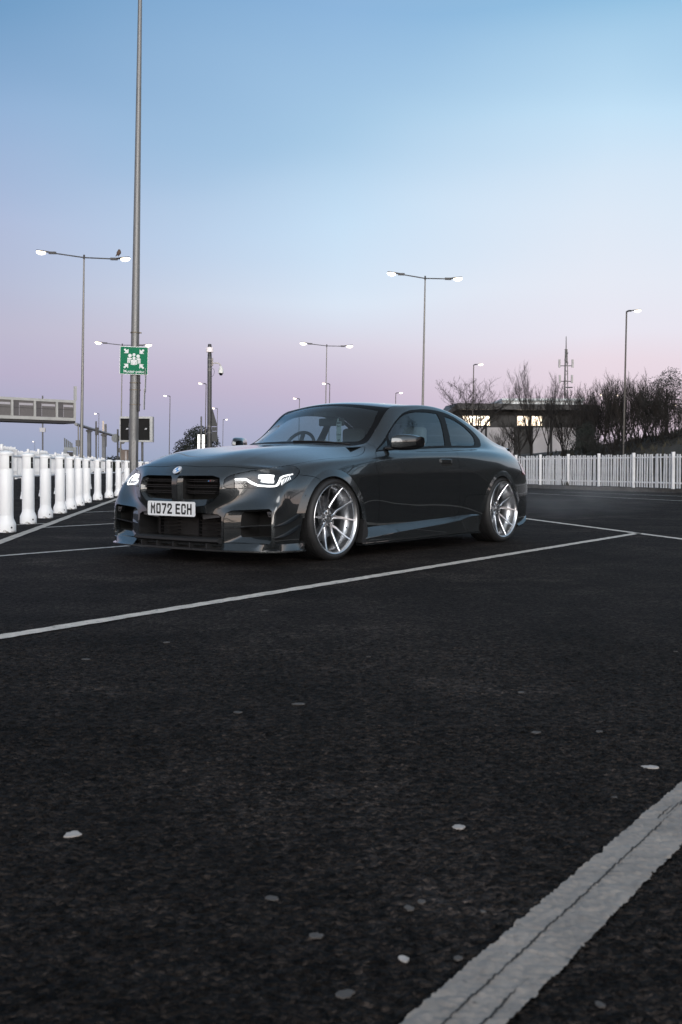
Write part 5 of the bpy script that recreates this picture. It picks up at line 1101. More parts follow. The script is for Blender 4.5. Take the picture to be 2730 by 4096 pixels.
def part_from_faces(name, faces, material, parent, gap=.0022, flange=.014, push=0, mirror=False, two=True, both=True, flare=True):
    """copy faces out as a panel: shrink the rim a hair, turn a flange inwards, keep the skin's own normals; joined with or beside its mirror image"""
    vi = {}; V = []; F = []; NV = []
    cntr = {}
    fset = set(faces); edge_count = {}
    for f in faces:
        for v in f.verts:
            if v not in vi: vi[v] = len(V); V.append(v.co.copy())
        F.append([vi[v] for v in f.verts])
    NV = [skin_normal(p) for p in V]
    for f in F:
        for a, b in zip(f, f[1:] + f[:1]):
            edge_count[(a, b)] = edge_count.get((a, b), 0) + 1
    rim = [(a, b) for (a, b) in edge_count if (b, a) not in edge_count]
    centre_edge = lambda a, b: abs(V[a].y) < 1e-4 and abs(V[b].y) < 1e-4
    rim = [(a, b) for a, b in rim if not centre_edge(a, b)]
    # rim direction: inward in-surface = normal x edge
    inw = {}
    for a, b in rim:
        d = (V[b] - V[a]); n = (NV[a] + NV[b])
        k = n.cross(d)
        if k.length > 1e-9:
            k.normalize(); inw[a] = inw.get(a, Vector()) + k; inw[b] = inw.get(b, Vector()) + k
    base = [p.copy() for p in V]
    for i, k in inw.items():
        if k.length > 1e-6:
            k = k.normalized()
            if abs(base[i].y) < 1e-4: k.y = 0
            V[i] = V[i] + k * gap
    if push: V = [p + n * push for p, n in zip(V, NV)]
    if flare:
        for i, p in enumerate(base):
            for FL, AR in ((FLF, ARCHF), (FLR, ARCHR)):
                if name in ('front_wing', 'front_bumper', 'quarter_panel', 'rear_bumper', 'side_skirt_panel') and p.y < -.7 and abs(p.x - (-.04 if FL is FLF else 2.68)) < .6 and p.z < .75 and inside(FL, p.x, p.z):
                    do = min((Vector(a) - Vector((p.x, p.z))).length for a in FL); di = min((Vector(a) - Vector((p.x, p.z))).length for a in AR)
                    V[i] = V[i] + Vector((0, -.016 * do / (do + di + 1e-6), 0)) * min(1, do / .012 if do < .012 else 1)
    nsurf = len(F); n0 = len(V); fl = {}
    if flange:
        for a, b in rim:
            for q_ in (a, b):
                if q_ not in fl: fl[q_] = len(V); V.append(V[q_] - NV[q_] * flange)
            F.append([b, a, fl[a], fl[b]])
    objs = []
    sides = (1, -1)
    allV, allF, LN = [], [], []
    def emit(sg):
        off = len(allV); allV.extend([Vector((p.x, p.y * sg, p.z)) for p in V])
        for k, f in enumerate(F):
            g = [x + off for x in f]
            nn = [Vector((NV[x].x, NV[x].y * sg, NV[x].z)) if x < n0 else None for x in f]
            if k >= nsurf:
                a, b, c, d = (V[x] for x in f); q_ = (b - a).cross(c - a); q_ = q_.normalized() if q_.length > 1e-12 else Vector((0, 0, 1)); nn = [Vector((q_.x, q_.y * sg, q_.z))] * 4
            if sg < 0: g = g[::-1]; nn = nn[::-1]
            allF.append(g); LN.extend(nn)
    def flush(mirror_name=None):
        me = bpy.data.meshes.new(name); me.from_pydata([tuple(p) for p in allV], [], allF); me.update()
        me.polygons.foreach_set('use_smooth', [True] * len(me.polygons))
        # flare faces take their own facet normals
        for pi, p in enumerate(me.polygons):
            c = p.center
            if flare and p.area > 1e-9 and abs(c.y) > .7 and c.z < .74 and name in ('front_wing', 'front_bumper', 'quarter_panel', 'rear_bumper', 'side_skirt_panel'):
                for FL, cx in ((FLF, -.04), (FLR, 2.68)):
                    if abs(c.x - cx) < .6 and inside(FL, c.x, c.z):
                        for li in p.loop_indices:
                            k = LN[li]; v = me.vertices[me.loops[li].vertex_index].co; rad = Vector((v.x - cx, 0, v.z - .31)).normalized()
                            if k is not None and p.normal.dot(k) > .2 and not (p.area < 1e-7): LN[li] = (k + rad * (.26 if cx < 1 else .18)).normalized()
        me.normals_split_custom_set([tuple(n) for n in LN])
        o = link(name, me, material, parent); objs.append(o)
    if mirror:                                     # crosses the centre line: one panel
        emit(1); emit(-1)
        flush()
        # weld along the centre
        b2 = bmesh.new(); me = objs[-1].data
        b2.free()
    else:
        for sg in sides:
            allV, allF, LN = [], [], []
            emit(sg); flush()
    return objs
PARTS = {}
def mkpart(g, m, **k):
    PARTS[g] = part_from_faces(g, REG[g], m, CAR, **k)
for g, m, mir in (('bonnet', PAINT, 1), ('front_bumper', PAINT, 1), ('front_wing', PAINT, 0), ('door', PAINT, 0), ('side_skirt_panel', PAINT, 0), ('quarter_panel', PAINT, 0),
                  ('roof_panel', PAINT, 1), ('boot_lid', PAINT, 1), ('rear_bumper', PAINT, 1)):
    mkpart(g, m, mirror=bool(mir))
mkpart('cowl_panel', MBLACK, mirror=True)
mkpart('window_trim', TRIM, push=.0015)
mkpart('windscreen_border', TRIM, mirror=True, push=-.001, flange=0, gap=0, flare=False)
mkpart('windscreen', WGLASS, mirror=True, push=-.002, flange=0, flare=False)
mkpart('rear_window', DGLASS, mirror=True, push=-.002, flange=0, flare=False)
for g in ('side_window', 'quarter_window'): mkpart(g, GLASS, push=-.003, flange=0, flare=False)

bm.normal_update()

def mirrored(name, V, F, m, smooth=False, parent=CAR, angle=None, nrm=None):
    """left piece and its mirror image, each an object of its own"""
    r = []
    for sg in (1, -1):
        me = mesh(name, [(v[0], v[1] * sg, v[2]) for v in V], [f if sg > 0 else f[::-1] for f in F])
        b_ = bmesh.new(); b_.from_mesh(me); bmesh.ops.recalc_face_normals(b_, faces=b_.faces); b_.to_mesh(me); b_.free()
        o = link(name, me, m, parent, smooth)
        if angle: me.set_sharp_from_angle(angle=R(angle))
        r.append(o)
    return r
def left_mb(mb, name, m, smooth=False, angle=None, parent=CAR):
    return mirrored(name, mb.v, mb.f, m, smooth, parent, angle)
def S3(s, y, z): return (s, -y, z)

# ---- deep recesses behind the openings of the front bumper
def recess(name, outer, inner, d1, d2, m1, m2, par=CAR):
    n = len(outer)
    o3 = [S3(on_skin_front(min(y, .883), z) + .0035, y, z) for y, z in outer]
    base = max(p[0] for p in o3)
    i3 = [S3(p[0] + d1, y, z) for p, (y, z) in zip(o3, inner)]
    b3 = [S3(base + d2, y, z) for y, z in inner]
    F1 = [(k, (k + 1) % n, n + (k + 1) % n, n + k) for k in range(n)]
    a_ = mirrored(name + '_frame', o3 + i3, F1, m1, True, par, 30)
    F2 = F1 + [tuple(range(n, 2 * n))]
    mirrored(name + '_cavity', i3 + b3, F2, m2, False, par)
    return a_
recess('kidney_grille', KOp, KIp, .040, .10, PAINT, VOID)
recess('side_intake', IOp, IIp, .055, .16, PAINT, VOID)
# central lower intake: one open box across
pts = [(y, z) for y, z in LOp if y > 1e-6]
full = [(0.0, .384)] + pts + [(0.0, .180)]
n = len(full); o3 = [S3(on_skin_front(y, z) + .004, y, z) for y, z in full]; b3 = [S3(-.62, y, z) for y, z in full]
V = o3 + b3 + [(x, -y, z) for x, y, z in o3 + b3]
F = [(k, k + 1, n + k + 1, n + k) for k in range(n - 1)] + [(2 * n + k, 2 * n + k + 1, 3 * n + k + 1, 3 * n + k) for k in range(n - 1)]
F += [tuple(range(n, 2 * n)), tuple(range(3 * n, 4 * n))]
link('lower_intake_cavity', mesh('lower_intake_cavity', V, F), MBLACK, CAR)

# kidney slats (double bars) and their upright
for sg in (1, -1):
    for k, z in enumerate((.636, .622, .592, .577, .547, .532)):
        mb = MB(); y0, y1 = .062, (.40 if z > .56 else .385 if z > .54 else .372)
        f_ = on_skin_front(.25, z)
        mb.box(f_ + .048, f_ + .075, -y1, -y0, z - .0028, z + .0028, Matrix.Diagonal((1, sg, 1, 1))); mb.build('grille_slat', mat_slat if 'mat_slat' in globals() else globals().setdefault('mat_slat', mat('slat_black', (.008, .008, .009), .3, 0, Specular_IOR_Level=.3)), CAR)
# small badge on the left kidney grille: stripes and letters
def glyph_strokes(text, h, w_, th, gapw, slant=0):
    """condensed block lettering as flat strokes; returns quads in (x, y)"""
    G = {'M': [[(0, 0), (0, 1), (.5, .42), (1, 1), (1, 0)]], 'O': [[(.12, 0), (0, .14), (0, .86), (.12, 1), (.88, 1), (1, .86), (1, .14), (.88, 0), (.12, 0)]],
         '0': [[(.12, 0), (0, .14), (0, .86), (.12, 1), (.88, 1), (1, .86), (1, .14), (.88, 0), (.12, 0)]],
         '7': [[(0, 1), (1, 1), (1, .86), (.32, 0)]], '2': [[(0, .72), (0, .87), (.14, 1), (.86, 1), (1, .87), (1, .64), (.0, .08), (0, 0), (1, 0)]],
         'E': [[(1, 1), (0, 1), (0, 0), (1, 0)], [(0, .52), (.86, .52)]], 'C': [[(1, .70), (1, .87), (.86, 1), (.14, 1), (0, .87), (0, .13), (.14, 0), (.86, 0), (1, .13), (1, .30)]],
         'H': [[(0, 0), (0, 1)], [(1, 0), (1, 1)], [(0, .52), (1, .52)]]}
    Q_ = []; x = 0
    for ch in text:
        if ch == ' ': x += w_ * .55; continue
        for pl in G[ch]:
            p = [(x + th / 2 + a * (w_ - th) + slant * b_, th / 2 + b_ * (h - th)) for a, b_ in pl]
            closed = pl[0] == pl[-1]
            if closed: p = p[:-1]
            m = len(p); L_, R_ = [], []
            for i in range(m):
                pv = np.array(p[i - 1]) if (i > 0 or closed) else None; nx = np.array(p[(i + 1) % m]) if (i < m - 1 or closed) else None; c = np.array(p[i])
                d1 = (c - pv) if pv is not None else (nx - c); d2 = (nx - c) if nx is not None else (c - pv)
                d1 = d1 / np.linalg.norm(d1); d2 = d2 / np.linalg.norm(d2)
                t = d1 + d2; t = t / (np.linalg.norm(t) + 1e-9); nn = np.array([-t[1], t[0]]); k = 1 / max(.45, nn @ np.array([-d1[1], d1[0]]))
                if pv is None: c = c - d2 * th / 2
                if nx is None: c = c + d1 * th / 2
                L_.append(c + nn * th / 2 * k); R_.append(c - nn * th / 2 * k)
            for i in range(m if closed else m - 1):
                j = (i + 1) % m; Q_.append([tuple(L_[i]), tuple(R_[i]), tuple(R_[j]), tuple(L_[j])])
        x += w_ + gapw
    return Q_, x - gapw
WHITE = noisy(mat('plate_white', (.72, .73, .74), .35), 8, .05, .05); INK = mat('plate_ink', (.008, .008, .008), .4)
# number plate
PL = MB(); ps, pw, ph = -.905, .262, .0565
c_ = .008
PL.prism([(-pw + c_, -ph), (pw - c_, -ph), (pw, -ph + c_), (pw, ph - c_), (pw - c_, ph), (-pw + c_, ph), (-pw, ph - c_), (-pw, -ph + c_)], 0, .004, Matrix(((0, 0, -1, ps), (1, 0, 0, -.004), (0, 1, 0, .411), (0, 0, 0, 1))))
plate = PL.build('number_plate', WHITE, CAR, bevel=0)
Q_, tw = glyph_strokes('MO72 ECH', .082, .0505, .0155, .0120)
tx = MB()
for q_ in Q_: tx.add([(ps - .0048, -.004 - tw / 2 + x, .411 - .0415 + y) for x, y in q_], [(0, 1, 2, 3)])
# seen from the front the car's right is on the viewer's left: +y runs to the viewer's left, so mirror the run of the text
tx.v = [(x, 2 * -.004 - y, z) for x, y, z in tx.v]
o = tx.build('plate_lettering', INK, plate)
back = MB().box(ps + .0035, ps + .03, -pw + .02, pw + .01, .40 - .05, .411 + .03).build('plate_holder', MBLACK, CAR)

# round emblem on the nose
ez = .708; ex = on_skin_front(.0, ez); en = (skin_normal(Vector((ex, 0, ez))) + Vector((0, 0, .25))).normalized()
EM = Matrix.Translation(Vector((ex, 0, ez)) + en * .001) @ en.to_track_quat('Z', 'Y').to_matrix().to_4x4()
emblem = MB().lathe([(0, 0), (.041, 0), (.041, .004), (.038, .006), (.029, .006), (.028, .0045), (0, .0045)], 28, EM).build('emblem', mat('emblem_ring', (.55, .57, .6), .25, .6), CAR, angle=30)
MB().lathe([(.0385, .0062), (.0295, .0062)], 28, EM).build('emblem_band', mat('emblem_band', (.55, .56, .60), .3), emblem)
eb = mat('emblem_blue', (.03, .22, .55), .25); ew = mat('emblem_white', (.75, .75, .75), .25)
for k in range(4):
    mb = MB(); a0 = k * math.pi / 2 + .0; pts = [(0, 0, .0052)] + [(.0275 * math.cos(a0 + j * math.pi / 16), .0275 * math.sin(a0 + j * math.pi / 16), .0052) for j in range(9)]
    mb.add([EM @ Vector(p) for p in pts], [tuple(range(10))]); mb.build('emblem_quadrant', eb if k % 2 else ew, emblem)
# model badge on the grille: three slanted stripes, then chrome strokes
gz, gs = .629, on_skin_front(.33, .629) + .044
for k, c in enumerate(((.05, .35, .75), (.04, .10, .35), (.6, .05, .06))):
    MB().add([(gs, -(.286 + k * .008), gz - .010), (gs, -(.293 + k * .008), gz - .010), (gs, -(.298 + k * .008), gz + .010), (gs, -(.291 + k * .008), gz + .010)], [(0, 1, 2, 3)]).build('badge_stripe', mat('stripe', c, .3), CAR)
Qm, mw = glyph_strokes('M2', .019, .019, .0045, .004, .005)
mb = MB()
for q_ in Qm: mb.add([(gs - .001, -(.313 + x), gz - .0095 + y) for x, y in q_], [(0, 1, 2, 3)])
mb.build('badge_letters', CHROME, CAR)

# ---- lower front: radiators, fins, tow brackets, black undertray lip
for y0, y1 in ((-.30, -.10), (.13, .33)):
    for k in range(5): MB().box(-.735, -.70, -y1, -y0, .205 + k * .028, .2085 + k * .028).build('intake_slat', mat_slat, CAR)
    MB().box(-.74, -.70, -y0 - .006, -y0 + .004, .195, .335).build('intake_divider', mat_slat, CAR)
rad = MB()
for k in range(24): rad.box(-.66, -.645, -.30, .30, .20 + k * .0075, .203 + k * .0075)
o = rad.build('radiator', mat('radiator', (.06, .06, .062), .5, .6), CAR); o['kind'] = 'stuff'
MB().box(-.644, -.64, -.30, .30, .19, .385).build('radiator_core', mat('core', (.02, .02, .021), .6), CAR)
for sg in (1, -1):
    br = MB(); br.add([(-.80, -.235 * sg, .372), (-.80, -.43 * sg, .372), (-.80, -.42 * sg, .352), (-.80, -.245 * sg, .332), (-.785, -.235 * sg, .372), (-.785, -.43 * sg, .372), (-.785, -.42 * sg, .352), (-.785, -.245 * sg, .332)], [(0, 1, 2, 3), (7, 6, 5, 4), (0, 3, 7, 4), (1, 2, 6, 5), (3, 2, 6, 7), (0, 1, 5, 4)])
    br.build('tow_bracket', mat('bracket', (.10, .10, .105), .4, .5), CAR)
lip = MB(); prof = []
ys = np.linspace(-.46, .46, 21)
for y in ys:
    x0 = -.855 - .028 * (1 - (y / .46) ** 2); prof.append((x0, y))
V = []; F = []
for x0, y in prof: V += [(x0 + .008, y, .196), (x0 - .014, y, .186), (x0 - .014, y, .168), (x0 + .02, y, .150), (x0 + .08, y, .150), (x0 + .08, y, .196)]
for i in range(20):
    for k in range(6): F.append((i * 6 + k, i * 6 + (k + 1) % 6, (i + 1) * 6 + (k + 1) % 6, (i + 1) * 6 + k))
F += [(0, 1, 2, 3, 4, 5), tuple(range(120, 126))]
link('bumper_lip', mesh('bumper_lip', V, F), MBLACK, CAR)
# splitter blade with its painted side risers
def splitter():
    half = [(-.912, 0), (-.912, .15), (-.908, .30), (-.897, .45), (-.87, .60), (-.822, .74), (-.755, .85), (-.66, .93), (-.56, .962), (-.47, .968), (-.40, .955)]
    half = smooth_poly(half, .03, closed=False)
    outl = half + [(-.40, .80), (-.55, .70), (-.60, 0)]
    outl = outl + [(x, -y) for x, y in reversed(outl) if y > 1e-6]
    n = len(outl); V = [(x, -y, .098) for x, y in outl] + [(x, -y, .110) for x, y in outl]
    F = [tuple(range(n))[::-1], tuple(range(n, 2 * n))] + [(i, (i + 1) % n, n + (i + 1) % n, n + i) for i in range(n)]
    me = mesh('splitter', V, F); b_ = bmesh.new(); b_.from_mesh(me); bmesh.ops.triangulate(b_, faces=[f for f in b_.faces if len(f.verts) > 4]); bmesh.ops.recalc_face_normals(b_, faces=b_.faces)
    bmesh.ops.bevel(b_, geom=[e for e in b_.edges if len(e.link_faces) == 2 and e.calc_face_angle(0) > 1.0], offset=.004, segments=2, affect='EDGES')
    b_.to_mesh(me); b_.free(); link('splitter', me, PAINT, CAR)
    # riser from y .46 round to the wheel arch
    run = [p for p in half if p[1] > .46]
    V = []; F = []
    for k, (x, y) in enumerate(run):
        t = k / (len(run) - 1)
        # foot on the blade, head on the bumper skin
        a = np.array([x, y]); nrm = np.array([-1.0, .0]) * (1 - min(1, max(0, (y - .6) / .33))) + np.array([-.15, 1.0]) * min(1, max(0, (y - .6) / .33)); nrm /= np.linalg.norm(nrm)
        foot = a - nrm * .028; mid = a - nrm * .055
        if y < .885 and x < -.69:
            yy = min(y, .872); hx = on_skin_front(yy, .165) - .003; hy = yy
        else: hx = max(x, -.70); hy = on_skin_side(hx, .165) + .003
        V += [(foot[0], -foot[1], .1095), ((foot[0] + hx) / 2, -(foot[1] + hy) / 2, .128), (hx, -hy, .158), (hx + .02 * nrm[0] * -1, -(hy - .02 * nrm[1]), .17)]
    for i in range(len(run) - 1):
        for k in range(3): F.append((i * 4 + k, i * 4 + k + 1, (i + 1) * 4 + k + 1, (i + 1) * 4 + k))
    F.append((0, 1, 2, 3))
    mirrored('splitter_riser', V, F, PAINT, True, CAR, 40)
splitter()

# canards on the bumper corner: thin curved blades
for zoff in (0, -.088):
    line = [(-.716, .292), (-.674, .297), (-.63, .307), (-.588, .320), (-.52, .348), (-.462, .378)]
    V = []; F = []
    for k, (s_, z_) in enumerate(line):
        z_ += zoff; y_ = on_skin_side(max(s_, -.70), z_); wd = .034 * min(1, .25 + k * .5) if k < 5 else .022
        V += [S3(s_, y_ - .004, z_ - .006), S3(s_, y_ + wd, z_ - .002), S3(s_, y_ + wd, z_ + .0045), S3(s_, y_ - .004, z_ + .006)]
    for i in range(5):
        for k in range(4): F.append((i * 4 + k, i * 4 + (k + 1) % 4, (i + 1) * 4 + (k + 1) % 4, (i + 1) * 4 + k))
    F += [(0, 1, 2, 3), tuple(range(20, 24))]
    mirrored('canard', V, F, GBLACK, True, CAR, 40)
# blade across the side intake, camera pod in its corner
V = []; F = []
for k, (y, z) in enumerate([(.482, .273), (.56, .281), (.65, .289), (.76, .298), (.862, .304)]):
    s0 = on_skin_front(y, z) + (.0 if k == 0 else .012); V += [S3(s0, y, z - .005), S3(s0 + .09, y, z - .012), S3(s0 + .09, y, z + .004), S3(s0, y, z + .005)]
for i in range(4):
    for k in range(4): F.append((i * 4 + k, i * 4 + (k + 1) % 4, (i + 1) * 4 + (k + 1) % 4, (i + 1) * 4 + k))
F += [(0, 1, 2, 3), tuple(range(16, 20))]
mirrored('intake_blade', V, F, PAINT, False)
s0 = on_skin_front(.83, .385)
mb = MB(); mb.add([S3(s0 + .035, .805, .400), S3(s0 + .035, .858, .402), S3(s0 + .035, .855, .365), S3(s0 + .035, .825, .362), S3(s0 + .07, .80, .402), S3(s0 + .07, .86, .402), S3(s0 + .07, .858, .36), S3(s0 + .07, .82, .36)], [(0, 1, 2, 3), (0, 1, 5, 4), (1, 2, 6, 5), (2, 3, 7, 6), (3, 0, 4, 7)])
left_mb(mb, 'sensor_bracket', DALU)
mb = MB().lathe([(.0, .004), (.009, .003), (.0135, 0), (.0135, -.01)], 16, Matrix.Translation(Vector(S3(s0 + .033, .835, .383))) @ Matrix.Rotation(R(-90), 4, 'Y')); left_mb(mb, 'sensor', mat('sensor', (.02, .02, .02), .15), angle=40, smooth=True)
# round parking sensor on the flare
y_ = on_skin_side(-.387, .515)
mb = MB().lathe([(0, .002), (.009, .0018), (.0115, 0), (.0118, -.004)], 16, Matrix.Translation(Vector(S3(-.387, y_ + .004, .515))) @ Matrix.Rotation(R(90), 4, 'X')); left_mb(mb, 'parking_sensor', GBLACK, True, 40)

# ---- headlamps
def lamp_side():
    fs = REG['headlamp']
    lens = part_from_faces('headlamp', fs, LENS, CAR, flange=0, gap=.004, flare=False)
    blk = part_from_faces('headlamp_surround', REG['lampblack'], GBLACK, CAR, gap=.002, flange=.012, flare=False)
    bez = None
    # dark bowl behind the lens
    vi = {}; V = []; F = []
    for f in fs:
        for v in f.verts:
            if v not in vi: vi[v] = len(V); n_ = skin_normal(v.co); V.append(v.co - n_ * .045)
        F.append([vi[v] for v in f.verts])
    cnt = {}
    for f in F:
        for a, b in zip(f, f[1:] + f[:1]): cnt[(a, b)] = 1
    rim = [(a, b) for a, b in cnt if (b, a) not in cnt]; inv = {i: v for v, i in vi.items()}; ri = {}
    for a, b in rim:
        for q_ in (a, b):
            if q_ not in ri: ri[q_] = len(V); V.append(inv[q_].co - skin_normal(inv[q_].co) * .003)
        F.append([a, b, ri[b], ri[a]])
    bowl = mirrored('headlamp_bowl', V, F, mat('lamp_bowl', (.012, .012, .013), .3), False)
    return lens, bowl
LENSES, BOWLS = lamp_side()
def strip(name, line, wd, inset, m, th=.006):
    """ribbon following the skin just below the lens: line of (s, y, z, width factor)"""
    V = []; F = []; n = len(line); pts = []
    for (s_, y_, z_) in line:
        p = Vector(S3(s_, y_, z_)); nn = skin_normal(p); pts.append((p - nn * inset, nn))
    for i, (p, nn) in enumerate(pts):
        d = pts[min(i + 1, n - 1)][0] - pts[max(i - 1, 0)][0]; a = nn.cross(d).normalized(); w_ = wd[i] if isinstance(wd, list) else wd
        V += [p + a * w_ / 2, p - a * w_ / 2, p - a * w_ / 2 - nn * th, p + a * w_ / 2 - nn * th]
    for i in range(n - 1):
        for k in range(4): F.append((i * 4 + k, i * 4 + (k + 1) % 4, (i + 1) * 4 + (k + 1) % 4, (i + 1) * 4 + k))
    F += [(0, 1, 2, 3), tuple(range(4 * n - 4, 4 * n))]
    return mirrored(name, V, F, m, False)
DRL = emis('daylight_strip', (1, .99, .97), 2.0); BEAM = emis('beam', (1, .98, .95), 4); DIM = emis('dim_strip', (1, .98, .96), 1.0)
strip('daylight_strip', [(-.751,.511,.647),(-.728,.56,.648),(-.708,.60,.645),(-.692,.64,.618),(-.680,.69,.600),(-.662,.76,.599),(-.640,.828,.601),(-.620,.847,.621),(-.600,.848,.645),(-.582,.846,.665)], [.011,.013,.017,.020,.015,.013,.016,.017,.014,.012], .022, DRL)
strip('daylight_strip', [(-.582,.846,.665),(-.56,.845,.676),(-.533,.845,.684),(-.48,.848,.692),(-.431,.852,.698)], [.016,.013,.011,.009,.006], .022, DRL)
for k in range(7):
    t = k / 6; p0 = np.array([-.575 + .105 * t, .852 + .006 * t, .655 + .030 * t]); strip('lamp_fin', [tuple(p0), tuple(p0 + np.array([-.004, .018, -.016 - .022 * (1 - t * .5)]))], .0045, .03, DIM, .004)
strip('beam_projector', [(-.668,.685,.668),(-.640,.74,.668),(-.612,.79,.667)], [.026,.042,.050], .028, BEAM, .012)
strip('lower_projector', [(-.664,.70,.634),(-.645,.75,.634),(-.625,.80,.640)], [.012,.020,.022], .036, DIM, .01)
for k in range(4): strip('lamp_slat', [(-.748,.513,.622 - k * .011),(-.715,.585 + (.012 * k),.622 - k * .011),(-.70,.61 + .016 * k,.621 - k * .0112)], .004, .012, mat_slat, .004)

# black centre of the splitter and the panel closing the gap above it
MB().box(-.895, -.62, -.455, .455, .1105, .1135).build('splitter_mat', MBLACK, CAR)
MB().box(-.80, -.79, -.46, .46, .1135, .185).build('undertray_panel', MBLACK, CAR)
for y in (-.36, -.18, 0, .18, .36): MB().box(-.885, -.80, y - .004, y + .004, .1135, .155).build('splitter_fin', MBLACK, CAR)

# ---- side skirts
st = [.352, .40, .46, .8, 1.2, 1.6, 1.88, 1.98, 2.06, 2.16, 2.262]
top = [(.905, .215), (.892, .228), (.883, .237), (.872, .248), (.871, .259), (.874, .271), (.884, .282), (.889, .288), (.893, .291), (.900, .295), (.905, .297)]
cre = [(.928, .150), (.938, .156), (.945, .162), (.950, .184), (.953, .206), (.952, .228), (.945, .247), (.936, .262), (.928, .272), (.924, .278), (.920, .280)]
bot = [(.930, .112), (.938, .112), (.943, .113), (.946, .117), (.947, .121), (.945, .124), (.94, .126), (.936, .127), (.933, .127), (.930, .127), (.925, .127)]
V = []; F = []
for s_, t_, c, b in zip(st, top, cre, bot):
    V += [S3(s_, t_[0] - .03, t_[1] + .004), S3(s_, t_[0] + .002, t_[1]), S3(s_, t_[0] * .4 + c[0] * .6, t_[1] * .4 + c[1] * .6 - .002), S3(s_, c[0], c[1]), S3(s_, c[0] + .001, c[1] - .006), S3(s_, b[0] - .003, b[1] + .02), S3(s_, b[0], b[1])]
m_ = 7
for i in range(len(st) - 1):
    for k in range(m_ - 1): F.append((i * m_ + k, i * m_ + k + 1, (i + 1) * m_ + k + 1, (i + 1) * m_ + k))
F.append(tuple(range(m_))); F.append(tuple(range(len(st) * m_ - m_, len(st) * m_)))
mirrored('side_skirt', V, F, PAINT, True, CAR, 32)
V = []; F = []
for s_, b in zip(st, bot):
    V += [S3(s_, .86, b[1] - .002), S3(s_, b[0] + .017, b[1] - .004), S3(s_, b[0] + .017, b[1] - .013), S3(s_, .86, b[1] - .013)]
for i in range(len(st) - 1):
    for k in range(4): F.append((i * 4 + k, i * 4 + (k + 1) % 4, (i + 1) * 4 + (k + 1) % 4, (i + 1) * 4 + k))
F += [(0, 1, 2, 3), tuple(range(len(st) * 4 - 4, len(st) * 4))]
mirrored('skirt_blade', V, F, PAINT, False)
# carbon spat behind the front wheel
mb = MB().prism([(.335, .12), (.36, .31), (.385, .31), (.42, .21), (.40, .11)], 0, .05, Matrix(((1, 0, 0, 0), (0, 0, -1, -.885), (0, 1, 0, 0), (0, 0, 0, 1))))
left_mb(mb, 'wheel_arch_spat', MBLACK)

# ---- wheel arch liners and floor
for cx, w0 in ((-.04, -.47), (2.69, 2.26)):
    V = []; F = []; n = 20
    for k in range(n + 1):
        a = R(-25) + R(230) * k / n; rr = .415
        p = (cx + rr * math.cos(a), .30 + .375 * math.sin(a) if math.sin(a) > 0 else .30 + rr * math.sin(a))
        V += [S3(p[0], .895, p[1]), S3(p[0], .56, p[1])]
    for k in range(n): F.append((2 * k, 2 * k + 1, 2 * k + 3, 2 * k + 2))
    V.append(S3(cx, .56, .30)); F += [(2 * k + 1, len(V) - 1, 2 * k + 3) for k in range(n)]
    mirrored('arch_liner', V, F, VOID, True)
MB().box(-.78, 3.40, -.55, .55, .115, .13).box(.34, 2.26, -.86, .86, .13, .145).build('floor_pan', VOID, CAR)
MB().box(-.60, .55, -.52, .52, .14, .60).build('engine_bay_block', VOID, CAR)

